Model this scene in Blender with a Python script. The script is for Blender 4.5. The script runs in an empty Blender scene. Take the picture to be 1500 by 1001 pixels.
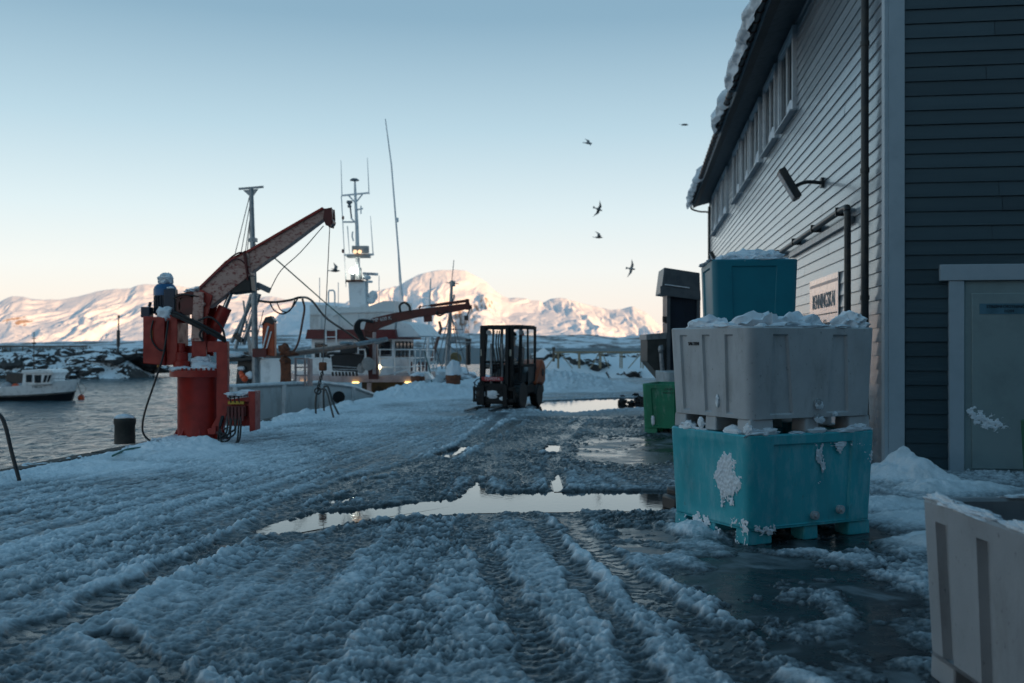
import bpy, bmesh, math, random
import numpy as np
from mathutils import Vector, Matrix, Euler
random.seed(7)
sc = bpy.context.scene
COL = sc.collection
R = math.radians
# ---------------------------------------------------------------- camera
F = 1458.0                                   # focal length in photo pixels (35 mm on full frame)
EYE = 1.6
cam = bpy.data.cameras.new('camera')
cam.lens = 35; cam.sensor_width = 36; cam.shift_y = 4.5/1500
cam.clip_start = .1; cam.clip_end = 60000
cam.dof.use_dof = True; cam.dof.focus_distance = 8.3; cam.dof.aperture_fstop = 2.2
camo = bpy.data.objects.new('camera', cam); COL.objects.link(camo)
camo.location = (0, 0, EYE); camo.rotation_euler = (R(90), 0, 0)
sc.camera = camo
# ---------------------------------------------------------------- sky and sun
SUN_AZ, SUN_EL = 138.0, 4.0
w = bpy.data.worlds.new('World'); sc.world = w; w.use_nodes = True
nt = w.node_tree; bg = nt.nodes['Background']
sky = nt.nodes.new('ShaderNodeTexSky'); sky.sky_type = 'NISHITA'; sky.sun_disc = False
sky.sun_elevation = R(SUN_EL); sky.sun_rotation = R(SUN_AZ); sky.dust_density = .6
tc = nt.nodes.new('ShaderNodeTexCoord'); sp = nt.nodes.new('ShaderNodeSeparateXYZ')
nt.links.new(tc.outputs['Generated'], sp.inputs[0])
rp = nt.nodes.new('ShaderNodeValToRGB')      # clear dusk sky by elevation (sine of it)
el = rp.color_ramp.elements
stops = [(0.0, (.77, .68, .62)), (.035, (.76, .71, .675)), (.075, (.71, .73, .74)), (.13, (.58, .675, .725)),
         (.21, (.385, .53, .62)), (.31, (.20, .335, .445)), (.55, (.10, .225, .335)), (1.0, (.082, .20, .31))]
el[0].position = 0; el[0].color = (*stops[0][1], 1); el[1].position = 1; el[1].color = (*stops[-1][1], 1)
for p_, c_ in stops[1:-1]:
    e_ = el.new(p_); e_.color = (*c_, 1)
nt.links.new(sp.outputs['Z'], rp.inputs[0])
vm = nt.nodes.new('ShaderNodeVectorMath'); vm.operation = 'SCALE'; vm.inputs[3].default_value = 8.7
nt.links.new(rp.outputs[0], vm.inputs[0])
v2 = nt.nodes.new('ShaderNodeVectorMath'); v2.operation = 'SCALE'; v2.inputs[3].default_value = .22
nt.links.new(sky.outputs[0], v2.inputs[0])
va = nt.nodes.new('ShaderNodeVectorMath'); va.operation = 'ADD'
nt.links.new(vm.outputs[0], va.inputs[0]); nt.links.new(v2.outputs[0], va.inputs[1])
nt.links.new(va.outputs[0], bg.inputs[0]); bg.inputs[1].default_value = .1
sl = bpy.data.lights.new('sun', 'SUN'); sl.energy = 5.0; sl.angle = R(.5); sl.color = (1.0, .575, .295)
so = bpy.data.objects.new('sun', sl); COL.objects.link(so)
SD = Vector((math.sin(R(SUN_AZ))*math.cos(R(SUN_EL)), math.cos(R(SUN_AZ))*math.cos(R(SUN_EL)), math.sin(R(SUN_EL))))
so.rotation_euler = SD.to_track_quat('Z', 'Y').to_euler()
sc.view_settings.view_transform = 'Standard'; sc.view_settings.look = 'None'
sc.view_settings.exposure = .42; sc.view_settings.gamma = 1

# ---------------------------------------------------------------- helpers
def P(px, py, Y):                            # point of the photograph at depth Y, in metres
    return Vector(((px-750)/F*Y, Y, EYE-(py-505)/F*Y))
def G(px, py, z=0.0):                        # the same on a level surface
    return P(px, py, F*(EYE-z)/(py-505))

_perm = np.random.RandomState(3).permutation(512).astype(np.int64)
def perlin(x, y, seed=0):
    x = np.asarray(x, float); y = np.asarray(y, float)
    xi = np.floor(x).astype(np.int64); yi = np.floor(y).astype(np.int64)
    xf = x-xi; yf = y-yi
    def g(ix, iy, dx, dy):
        h = _perm[(_perm[(ix+seed*17) & 511] + iy*1) & 511]
        a = h*(2*math.pi/512)*7.0
        return np.cos(a)*dx+np.sin(a)*dy
    u = xf*xf*xf*(xf*(xf*6-15)+10); v = yf*yf*yf*(yf*(yf*6-15)+10)
    a = g(xi, yi, xf, yf); b = g(xi+1, yi, xf-1, yf); c = g(xi, yi+1, xf, yf-1); d = g(xi+1, yi+1, xf-1, yf-1)
    return 1.5*((a*(1-u)+b*u)*(1-v)+(c*(1-u)+d*u)*v)
def fbm(x, y, o=4, seed=0, gain=.5):
    s = 0; a = 1; f = 1
    for i in range(o):
        s = s+a*perlin(x*f, y*f, seed+i*5); a *= gain; f *= 2.03
    return s
def ridged(x, y, o=4, seed=0, gain=.5):
    s = 0; a = 1; f = 1
    for i in range(o):
        s = s+a*(1-np.abs(perlin(x*f, y*f, seed+i*5))*1.6); a *= gain; f *= 2.03
    return s
def sstep(a, b, x):
    t = np.clip((x-a)/(b-a), 0, 1); return t*t*(3-2*t)

# ---- materials
MAT = {}
def mat(name, col, rough=.5, metal=0.0, col2=None, scale=6, lo=.45, hi=.62, bump=0.0, bscale=30, rough2=None,
        snow=0.0, spec=.5, coat=0.0, stretch=(1, 1, 1), scuff=None):
    if name in MAT: return MAT[name]
    m = bpy.data.materials.new(name); m.use_nodes = True; MAT[name] = m
    n = m.node_tree.nodes; l = m.node_tree.links; b = n['Principled BSDF']
    b.inputs['Base Color'].default_value = (*col, 1); b.inputs['Roughness'].default_value = rough
    b.inputs['Metallic'].default_value = metal; b.inputs['Specular IOR Level'].default_value = spec
    if coat: b.inputs['Coat Weight'].default_value = coat; b.inputs['Coat Roughness'].default_value = .12
    t = n.new('ShaderNodeTexCoord'); mp = n.new('ShaderNodeMapping'); mp.inputs['Scale'].default_value = stretch
    l.new(t.outputs['Object'], mp.inputs[0])
    out = None
    nz = n.new('ShaderNodeTexNoise'); nz.inputs['Scale'].default_value = scale; nz.inputs['Detail'].default_value = 7
    nz.inputs['Roughness'].default_value = .62
    l.new(mp.outputs[0], nz.inputs['Vector'])
    r = n.new('ShaderNodeValToRGB'); r.color_ramp.elements[0].position = lo; r.color_ramp.elements[1].position = hi
    c2 = col2 if col2 else tuple(x*.72 for x in col)
    r.color_ramp.elements[0].color = (*col, 1); r.color_ramp.elements[1].color = (*c2, 1)
    l.new(nz.outputs[0], r.inputs[0]); out = r.outputs[0]
    if scuff:
        for (sc_, st_, lo_, hi_, colr, amt) in scuff:
            m2 = n.new('ShaderNodeMapping'); m2.inputs['Scale'].default_value = st_; l.new(t.outputs['Object'], m2.inputs[0])
            z2 = n.new('ShaderNodeTexNoise'); z2.inputs['Scale'].default_value = sc_; z2.inputs['Detail'].default_value = 9; z2.inputs['Roughness'].default_value = .7
            l.new(m2.outputs[0], z2.inputs['Vector'])
            q2 = n.new('ShaderNodeMapRange'); q2.inputs[1].default_value = lo_; q2.inputs[2].default_value = hi_; q2.inputs[3].default_value = 0; q2.inputs[4].default_value = amt
            l.new(z2.outputs[0], q2.inputs[0]); x2 = n.new('ShaderNodeMix'); x2.data_type = 'RGBA'; l.new(q2.outputs[0], x2.inputs[0]); l.new(out, x2.inputs[6]); x2.inputs[7].default_value = (*colr, 1); out = x2.outputs[2]
    if rough2 is not None:
        rr = n.new('ShaderNodeMapRange'); rr.inputs[1].default_value = lo; rr.inputs[2].default_value = hi
        rr.inputs[3].default_value = rough; rr.inputs[4].default_value = rough2
        l.new(nz.outputs[0], rr.inputs[0]); l.new(rr.outputs[0], b.inputs['Roughness'])
    if snow:
        ge = n.new('ShaderNodeNewGeometry'); sx = n.new('ShaderNodeSeparateXYZ'); l.new(ge.outputs['Normal'], sx.inputs[0])
        nn = n.new('ShaderNodeTexNoise'); nn.inputs['Scale'].default_value = 3.0; nn.inputs['Detail'].default_value = 6
        l.new(t.outputs['Object'], nn.inputs['Vector'])
        ad = n.new('ShaderNodeMath'); ad.operation = 'MULTIPLY_ADD'; ad.inputs[1].default_value = .9
        l.new(nn.outputs[0], ad.inputs[0]); l.new(sx.outputs['Z'], ad.inputs[2])
        r2 = n.new('ShaderNodeValToRGB'); r2.color_ramp.elements[0].position = min(snow, .98); r2.color_ramp.elements[1].position = min(snow+.06, 1)
        sc2 = n.new('ShaderNodeMath'); sc2.operation = 'MULTIPLY'; sc2.inputs[1].default_value = .6
        l.new(ad.outputs[0], sc2.inputs[0]); l.new(sc2.outputs[0], r2.inputs[0])
        mx = n.new('ShaderNodeMix'); mx.data_type = 'RGBA'
        l.new(r2.outputs[0], mx.inputs[0]); l.new(out, mx.inputs[6]); mx.inputs[7].default_value = (.82, .85, .88, 1)
        out = mx.outputs[2]
    l.new(out, b.inputs['Base Color'])
    if bump:
        nb = n.new('ShaderNodeTexNoise'); nb.inputs['Scale'].default_value = bscale; nb.inputs['Detail'].default_value = 5
        l.new(mp.outputs[0], nb.inputs['Vector'])
        bp = n.new('ShaderNodeBump'); bp.inputs['Strength'].default_value = bump; bp.inputs['Distance'].default_value = .02
        l.new(nb.outputs[0], bp.inputs['Height']); l.new(bp.outputs[0], b.inputs['Normal'])
    return m
def glow(name, col, strength):
    m = bpy.data.materials.new(name); m.use_nodes = True; b = m.node_tree.nodes['Principled BSDF']
    b.inputs['Base Color'].default_value = (*col, 1); b.inputs['Emission Color'].default_value = (*col, 1)
    b.inputs['Emission Strength'].default_value = strength; MAT[name] = m; return m
def glassmat(name, tint, opacity):
    m = bpy.data.materials.new(name); m.use_nodes = True; n = m.node_tree.nodes; l = m.node_tree.links
    n.remove(n['Principled BSDF'])
    tr = n.new('ShaderNodeBsdfTransparent'); tr.inputs[0].default_value = (*tint, 1)
    gl = n.new('ShaderNodeBsdfGlossy'); gl.inputs['Roughness'].default_value = .03
    lw = n.new('ShaderNodeLayerWeight'); lw.inputs[0].default_value = .5
    pw_ = n.new('ShaderNodeMath'); pw_.operation = 'POWER'; pw_.inputs[1].default_value = 4.0; l.new(lw.outputs['Facing'], pw_.inputs[0])
    ad = n.new('ShaderNodeMath'); ad.operation = 'MULTIPLY_ADD'; ad.inputs[1].default_value = .45; ad.inputs[2].default_value = .03+opacity; ad.use_clamp = True
    l.new(pw_.outputs[0], ad.inputs[0])
    mx = n.new('ShaderNodeMixShader'); l.new(ad.outputs[0], mx.inputs[0]); l.new(tr.outputs[0], mx.inputs[1]); l.new(gl.outputs[0], mx.inputs[2])
    l.new(mx.outputs[0], n['Material Output'].inputs[0]); MAT[name] = m; return m

SNOW = mat('snow', (.84, .86, .89), .75, col2=(.74, .78, .83), scale=5, bump=.35, bscale=45)
RED = mat('red_paint', (.37, .020, .012), .36, col2=(.25, .016, .010), scale=7, lo=.42, hi=.7, rough2=.6, bump=.05)
REDWORN = mat('worn_red_paint', (.55, .33, .27), .42, col2=(.24, .022, .018), scale=15, lo=.50, hi=.66, rough2=.6, bump=.08, stretch=(1, 1, 1.6))
DKRED = mat('dark_red_paint', (.13, .014, .014), .4, col2=(.07, .012, .012), scale=5)
BLACK = mat('black_rubber', (.012, .013, .015), .45, bump=.1)
DARK = mat('dark_metal', (.025, .028, .032), .42, col2=(.05, .045, .04), scale=8)
STEEL = mat('galvanised_steel', (.33, .36, .38), .42, .6, col2=(.22, .24, .26), scale=9)
CHROME = mat('polished_rod', (.6, .62, .65), .15, 1.0)
BLUE = mat('blue_paint', (.015, .11, .26), .35, col2=(.012, .08, .19), scale=6)
WHITE = mat('white_paint', (.86, .87, .88), .38, col2=(.55, .56, .57), scale=3.5, lo=.5, hi=.72)
HULLW = mat('weathered_white_paint', (.78, .80, .80), .42, col2=(.50, .48, .46), scale=2.2, lo=.52, hi=.72, stretch=(1, 1, .5))
PINKW = mat('pinkish_deck_paint', (.52, .40, .39), .5, col2=(.40, .28, .26), scale=4)
BROWNRED = mat('brown_red_paint', (.13, .022, .017), .42, col2=(.08, .02, .016), scale=6)
RUST = mat('rusty_iron', (.20, .065, .03), .75, col2=(.09, .035, .022), scale=9, bump=.2)
ORANGE = mat('orange_paint', (.50, .075, .02), .4, col2=(.36, .05, .016), scale=6)
FLOAT = mat('orange_float', (.75, .09, .02), .35)
YELLOW = mat('yellow_paint', (.55, .33, .03), .45)
WOOD = mat('weathered_wood', (.14, .11, .085), .8, col2=(.07, .055, .045), scale=8, bump=.3, stretch=(1, 1, .25))
PALEWOOD = mat('pale_timber', (.40, .32, .21), .8, col2=(.28, .22, .14), scale=8)
ROPEG = mat('green_rope', (.03, .16, .13), .8)
ROPEW = mat('grey_wire', (.16, .17, .18), .5)
TEAL = mat('teal_plastic', (.035, .42, .48), .40, col2=(.028, .35, .415), scale=3.2, lo=.45, hi=.75, rough2=.58, bump=.06, bscale=90, scuff=[(9, (1, 1, .35), .48, .70, (.45, .66, .70), .34), (2.6, (1, 1, .25), .54, .75, (.03, .06, .06), .30), (30, (1, 1, .5), .62, .70, (.07, .06, .05), .5)])
TEALB = mat('deep_teal_plastic', (.012, .20, .26), .45, col2=(.011, .165, .22), scale=3, lo=.45, hi=.75, bump=.06, bscale=90)
GREYP = mat('grey_plastic', (.53, .53, .54), .5, col2=(.44, .44, .45), scale=3.0, lo=.42, hi=.72, bump=.08, bscale=110, scuff=[(7, (1, 1, .3), .52, .74, (.13, .12, .11), .38), (34, (1, 1, .6), .62, .69, (.05, .05, .05), .6), (3, (1, 1, .2), .55, .75, (.30, .27, .22), .4)])
GREYP2 = mat('warm_grey_plastic', (.38, .385, .40), .5, col2=(.31, .315, .33), scale=2.5, lo=.42, hi=.72, bump=.08, bscale=110, scuff=[(7, (1, 1, .3), .52, .74, (.13, .12, .11), .38), (34, (1, 1, .6), .62, .69, (.05, .05, .05), .6), (3, (1, 1, .2), .55, .75, (.30, .27, .22), .4)])
GREENP = mat('green_plastic', (.004, .235, .12), .42, col2=(.004, .19, .095), scale=3, bump=.06, bscale=90, scuff=[(9, (1, 1, .35), .55, .72, (.55, .60, .62), .30), (2.6, (1, 1, .25), .52, .75, (.05, .05, .045), .38), (30, (1, 1, .5), .62, .70, (.07, .06, .05), .5)])
INK = mat('black_lettering', (.02, .02, .025), .5)
WINK = mat('white_lettering', (.75, .75, .75), .5)
DKGREEN = mat('dark_green_plastic', (.01, .10, .05), .45)
GLASS = glassmat('clear_glass', (.97, .985, .99), .0)
PANE = mat('window_glass', (.018, .024, .03), .06, spec=.8)
ROCK = mat('snowy_rock', (.035, .036, .038), .85, col2=(.07, .068, .066), scale=1.2, snow=.70, bump=.4, bscale=6)

# ---- mesh builder
class MB:
    def __init__(s): s.v = []; s.f = []
    def add(s, vs, fs):
        o = len(s.v); s.v += [tuple(v) for v in vs]; s.f += [tuple(i+o for i in f) for f in fs]; return s
    def box(s, c, d, rot=(0, 0, 0), taper=1.0):
        M = Euler(rot).to_matrix(); c = Vector(c); vs = []
        for z in (-1, 1):
            t = taper if z > 0 else 1
            for x, y in ((-1, -1), (1, -1), (1, 1), (-1, 1)):
                vs.append(c+M@Vector((x*d[0]/2*t, y*d[1]/2*t, z*d[2]/2)))
        return s.add(vs, [(3, 2, 1, 0), (4, 5, 6, 7), (0, 1, 5, 4), (1, 2, 6, 5), (2, 3, 7, 6), (3, 0, 4, 7)])
    def beam(s, a, b, w_, h_, w2=None, h2=None, up=(0, 0, 1)):
        a = Vector(a); b = Vector(b); d = (b-a).normalized(); up = Vector(up)
        if abs(d.dot(up)) > .98: up = Vector((0, 1, 0))
        x = d.cross(up).normalized(); y = x.cross(d); w2 = w_ if w2 is None else w2; h2 = h_ if h2 is None else h2
        vs = []
        for p, ww, hh in ((a, w_, h_), (b, w2, h2)):
            for i, j in ((-1, -1), (1, -1), (1, 1), (-1, 1)): vs.append(p+x*i*ww/2+y*j*hh/2)
        return s.add(vs, [(3, 2, 1, 0), (4, 5, 6, 7), (0, 1, 5, 4), (1, 2, 6, 5), (2, 3, 7, 6), (3, 0, 4, 7)])
    def tube(s, pts, r, n=8, r1=None):
        pts = [Vector(p) for p in pts]; vs = []; fs = []; N = len(pts); prev = None
        for i, p in enumerate(pts):
            d = (pts[min(i+1, N-1)]-pts[max(i-1, 0)]).normalized()
            if prev is None:
                a = d.orthogonal().normalized()
            else:
                a = (prev-d*prev.dot(d))
                a = a.normalized() if a.length > 1e-6 else d.orthogonal().normalized()
            prev = a; b = d.cross(a); rr = r if r1 is None else r+(r1-r)*i/(N-1)
            for k in range(n):
                t = 2*math.pi*k/n; vs.append(p+(a*math.cos(t)+b*math.sin(t))*rr)
        for i in range(N-1):
            for k in range(n):
                fs.append((i*n+k, i*n+(k+1) % n, (i+1)*n+(k+1) % n, (i+1)*n+k))
        fs.append(tuple(range(n-1, -1, -1))); fs.append(tuple(range((N-1)*n, N*n)))
        return s.add(vs, fs)
    def cyl(s, a, b, r, n=16, r1=None): return s.tube([a, b], r, n, r1)
    def lathe(s, c, prof, n=24, rot=(0, 0, 0)):
        M = Euler(rot).to_matrix(); c = Vector(c); vs = []; fs = []
        for r_, z in prof:
            for k in range(n):
                t = 2*math.pi*k/n; vs.append(c+M@Vector((r_*math.cos(t), r_*math.sin(t), z)))
        m = len(prof)
        for i in range(m-1):
            for k in range(n): fs.append((i*n+k, i*n+(k+1) % n, (i+1)*n+(k+1) % n, (i+1)*n+k))
        fs.append(tuple(range(n-1, -1, -1))); fs.append(tuple(range((m-1)*n, m*n)))
        return s.add(vs, fs)
    def prism(s, poly, off):
        poly = [Vector(p) for p in poly]; off = Vector(off); n = len(poly)
        vs = poly+[p+off for p in poly]
        fs = [tuple(range(n)), tuple(range(2*n-1, n-1, -1))]+[(i, i+n, (i+1) % n+n, (i+1) % n) for i in range(n)]
        return s.add(vs, fs)
    def blob(s, c, r, seed=0, amp=.25, n=2, flat=None, freq=1.6):
        bm = bmesh.new(); bmesh.ops.create_icosphere(bm, subdivisions=n, radius=1)
        vs = np.array([v.co[:] for v in bm.verts]); fs = [tuple(v.index for v in f.verts) for f in bm.faces]; bm.free()
        k = 1+amp*(fbm(vs[:, 0]*freq+seed*1.7+9, vs[:, 1]*freq+vs[:, 2]*1.3*freq+seed*.9, 3, seed))
        vs = vs*k[:, None]*np.array(r)[None]
        if flat is not None: vs[:, 2] = np.maximum(vs[:, 2], -flat)
        return s.add([Vector(v)+Vector(c) for v in vs], fs)
    def pieces(s):
        n = len(s.v); pa = list(range(n))
        def fd(i):
            while pa[i] != i: pa[i] = pa[pa[i]]; i = pa[i]
            return i
        for f in s.f:
            a = fd(f[0])
            for i in f[1:]: pa[fd(i)] = a
        V = np.array([tuple(v) for v in s.v]); lab = np.array([fd(i) for i in range(n)]); ids = np.unique(lab)
        if len(ids) > 160: return None
        lo = np.array([V[lab == k].min(0) for k in ids])-.02; hi = np.array([V[lab == k].max(0) for k in ids])+.02
        m_ = len(ids); pb = list(range(m_))
        def f2(i):
            while pb[i] != i: i = pb[i]
            return i
        for i in range(m_):
            for j in range(i):
                if (lo[i] < hi[j]).all() and (lo[j] < hi[i]).all(): pb[f2(i)] = f2(j)
        cl = {}
        mp = {k: f2(i) for i, k in enumerate(ids)}
        for f in s.f: cl.setdefault(mp[lab[f[0]]], []).append(f)
        if len(cl) < 2 or len(cl) > 70: return None
        out = []
        for fs in sorted(cl.values(), key=len, reverse=True):
            b = MB(); ren = {}
            for f in fs:
                for i in f:
                    if i not in ren: ren[i] = len(b.v); b.v.append(s.v[i])
                b.f.append(tuple(ren[i] for i in f))
            out.append(b)
        return out
    def build(s, name, m, parent=None, bevel=0.0, angle=38, recalc=True, split=True):
        stuff = m is SNOW and parent is not None
        if split and parent is not None and not stuff and name not in ('lettering', 'wall', 'gable_wall', 'bolt_ring'):
            ps = s.pieces()
            if ps:
                os_ = [p_.build(name, m, parent, bevel, angle, recalc, False) for p_ in ps]
                return os_[0]
        me = bpy.data.meshes.new(name)
        off = Vector((0, 0, 0)); q = parent
        while q is not None: off = off+Vector(q.location); q = q.parent
        me.from_pydata([tuple(Vector(v)-off) for v in s.v], [], s.f)
        bm = bmesh.new(); bm.from_mesh(me)
        if recalc: bmesh.ops.recalc_face_normals(bm, faces=bm.faces)
        ca = R(angle)
        for e in bm.edges:
            e.smooth = not (len(e.link_faces) == 2 and e.calc_face_angle(0) > ca)
        for f in bm.faces: f.smooth = True
        bm.to_mesh(me); bm.free()
        me.materials.append(m)
        o = bpy.data.objects.new(name, me); COL.objects.link(o); o.parent = parent
        if stuff: o['kind'] = 'stuff'
        if bevel:
            bv = o.modifiers.new('bevel', 'BEVEL'); bv.width = bevel; bv.segments = 2; bv.limit_method = 'ANGLE'; bv.angle_limit = R(40)
        return o
def gridobj(name, V, nr, nc, m, attr=None, parent=None, keep=None):
    me = bpy.data.meshes.new(name); V = np.asarray(V, np.float32).reshape(-1, 3)
    i = np.arange(nr*nc).reshape(nr, nc)
    q = np.stack([i[:-1, :-1], i[:-1, 1:], i[1:, 1:], i[1:, :-1]], -1).reshape(-1, 4).astype(np.int32)
    if keep is not None: q = q[np.asarray(keep).ravel()[q].all(1)]
    me.vertices.add(len(V)); me.vertices.foreach_set('co', V.ravel())
    me.loops.add(q.size); me.loops.foreach_set('vertex_index', q.ravel())
    me.polygons.add(len(q)); me.polygons.foreach_set('loop_start', np.arange(0, q.size, 4, dtype=np.int32))
    me.polygons.foreach_set('loop_total', np.full(len(q), 4, np.int32))
    me.polygons.foreach_set('use_smooth', np.ones(len(q), bool))
    me.update(calc_edges=True); me.validate()
    if attr:
        for k, a in attr.items():
            at = me.attributes.new(k, 'FLOAT', 'POINT'); at.data.foreach_set('value', np.asarray(a, np.float32).ravel())
    me.materials.append(m)
    o = bpy.data.objects.new(name, me); COL.objects.link(o); o.parent = parent
    return o
def thing(name, loc=(0, 0, 0)):
    o = bpy.data.objects.new(name, None); COL.objects.link(o); o.location = loc; o.empty_display_size = .3; return o
def tag(o, label=None, cat=None, group=None, kind=None):
    if label: o['label'] = label
    if cat: o['category'] = cat
    if group: o['group'] = group
    if kind: o['kind'] = kind
    return o
def copytree(o, parent=None):
    c = o.copy(); COL.objects.link(c)
    if parent is not None: c.parent = parent
    for ch in [x for x in COL.objects if x.parent == o]: copytree(ch, c)
    return c
def curvept(pts, n=8):                       # smooth path through points
    pts = [Vector(p) for p in pts]; out = []
    q = [pts[0]*2-pts[1]]+pts+[pts[-1]*2-pts[-2]]
    for i in range(1, len(q)-2):
        a, b, c, d = q[i-1:i+3]
        for k in range(n):
            t = k/n
            out.append(.5*((2*b)+(c-a)*t+(2*a-5*b+4*c-d)*t*t+(3*b-a-3*c+d)*t**3))
    out.append(pts[-1]); return out
def text(s, size, org, xa, ya, name, m, parent, align='CENTER', depth=.003, sx=1.0):
    cu = bpy.data.curves.new(name, 'FONT'); cu.body = s; cu.size = size; cu.align_x = align; cu.extrude = depth; cu.resolution_u = 3
    ob = bpy.data.objects.new(name, cu); COL.objects.link(ob)
    dg = bpy.context.evaluated_depsgraph_get(); dg.update()
    me = bpy.data.meshes.new_from_object(ob.evaluated_get(dg)); bpy.data.objects.remove(ob); bpy.data.curves.remove(cu)
    xa = Vector(xa).normalized(); ya = Vector(ya).normalized(); za = xa.cross(ya); b = MB()
    vs = [Vector(org)+xa*v.co.x*sx+ya*v.co.y+za*v.co.z for v in me.vertices]
    b.add(vs, [tuple(p.vertices) for p in me.polygons]); bpy.data.meshes.remove(me)
    return b.build(name, m, parent, recalc=False)

# ---------------------------------------------------------------- setting: sea, mountains, shores
QX0, QS = -7.9, .14                        # quay edge: X = QX0 + QS*Y
QEND = 47.0
def seamat(nm, rg_):
    m = bpy.data.materials.new(nm); m.use_nodes = True; n = m.node_tree.nodes; l = m.node_tree.links; b = n['Principled BSDF']
    b.inputs['Base Color'].default_value = (.03, .075, .095, 1) if rg_ < .2 else (.07, .135, .165, 1); b.inputs['Specular IOR Level'].default_value = .5 if rg_ < .2 else .2; b.inputs['Roughness'].default_value = rg_; b.inputs['IOR'].default_value = 1.33
    t = n.new('ShaderNodeTexCoord'); mp = n.new('ShaderNodeMapping'); mp.inputs['Rotation'].default_value = (0, 0, R(25)); mp.inputs['Scale'].default_value = (1, .55, 1)
    l.new(t.outputs['Object'], mp.inputs[0])
    a = n.new('ShaderNodeTexNoise'); a.inputs['Scale'].default_value = 2.6; a.inputs['Detail'].default_value = 4; a.inputs['Distortion'].default_value = .4
    c = n.new('ShaderNodeTexNoise'); c.inputs['Scale'].default_value = .35; c.inputs['Detail'].default_value = 3
    l.new(mp.outputs[0], a.inputs['Vector']); l.new(mp.outputs[0], c.inputs['Vector'])
    ad = n.new('ShaderNodeMath'); ad.operation = 'MULTIPLY_ADD'; ad.inputs[1].default_value = 2.2
    l.new(c.outputs[0], ad.inputs[0]); l.new(a.outputs[0], ad.inputs[2])
    bp = n.new('ShaderNodeBump'); bp.inputs['Strength'].default_value = 1.0; bp.inputs['Distance'].default_value = .55
    l.new(ad.outputs[0], bp.inputs['Height']); l.new(bp.outputs[0], b.inputs['Normal']); return m
sea = MB(); S_ = 30000
sea.add([(-S_, -S_, -1.9), (S_, -S_, -1.9), (S_, S_, -1.9), (-S_, S_, -1.9)], [(0, 1, 2, 3)])
SEAM = seamat('harbour_water', .17)
tag(sea.build('sea', seamat('sea_water', .6)), kind='structure')
yw = 9*(170/9)**np.linspace(0, 1, 900); uw = np.linspace(-1.0, .35, 800); YW, UW = np.meshgrid(yw, uw, indexing='ij'); XW = UW*(YW+4)
xr, yr = XW*.86+YW*.5, -XW*.5+YW*.86
zw = .040*perlin(xr/3.4, yr/2.0, 71)+.030*perlin(xr/1.5+4, yr/.9, 72)+.020*perlin(xr/.7, yr/.45+9, 73)+.03*perlin(XW/7, YW/5, 74)
tag(gridobj('harbour_water', np.stack([XW, YW, -1.72+zw*np.clip((170-YW)/40, 0, 1)-.17*(YW > 168)], -1), 900, 800, SEAM), kind='structure')

def mountainmat():
    m = bpy.data.materials.new('mountain_snow'); m.use_nodes = True; n = m.node_tree.nodes; l = m.node_tree.links; b = n['Principled BSDF']
    b.inputs['Roughness'].default_value = .85; b.inputs['Specular IOR Level'].default_value = .15
    at = n.new('ShaderNodeAttribute'); at.attribute_name = 'rock'
    t = n.new('ShaderNodeTexCoord'); nz = n.new('ShaderNodeTexNoise'); nz.inputs['Scale'].default_value = .016; nz.inputs['Detail'].default_value = 9; nz.inputs['Roughness'].default_value = .72
    mq = n.new('ShaderNodeMapping'); mq.inputs['Scale'].default_value = (1, .4, .55); l.new(t.outputs['Object'], mq.inputs[0]); l.new(mq.outputs[0], nz.inputs['Vector'])
    ad = n.new('ShaderNodeMath'); ad.operation = 'ADD'; l.new(at.outputs['Fac'], ad.inputs[0]); l.new(nz.outputs[0], ad.inputs[1])
    r = n.new('ShaderNodeValToRGB'); r.color_ramp.elements[0].position = .88; r.color_ramp.elements[1].position = 1.06
    r.color_ramp.elements[0].color = (.88, .88, .90, 1); r.color_ramp.elements[1].color = (.33, .24, .19, 1)
    l.new(ad.outputs[0], r.inputs[0]); l.new(r.outputs[0], b.inputs['Base Color'])
    nb = n.new('ShaderNodeTexNoise'); nb.inputs['Scale'].default_value = .02; nb.inputs['Detail'].default_value = 7
    l.new(t.outputs['Object'], nb.inputs['Vector'])
    bp = n.new('ShaderNodeBump'); bp.inputs['Strength'].default_value = .4; bp.inputs['Distance'].default_value = 14
    l.new(nb.outputs[0], bp.inputs['Height']); l.new(bp.outputs[0], b.inputs['Normal'])
    return m
MTN = mountainmat()
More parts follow.
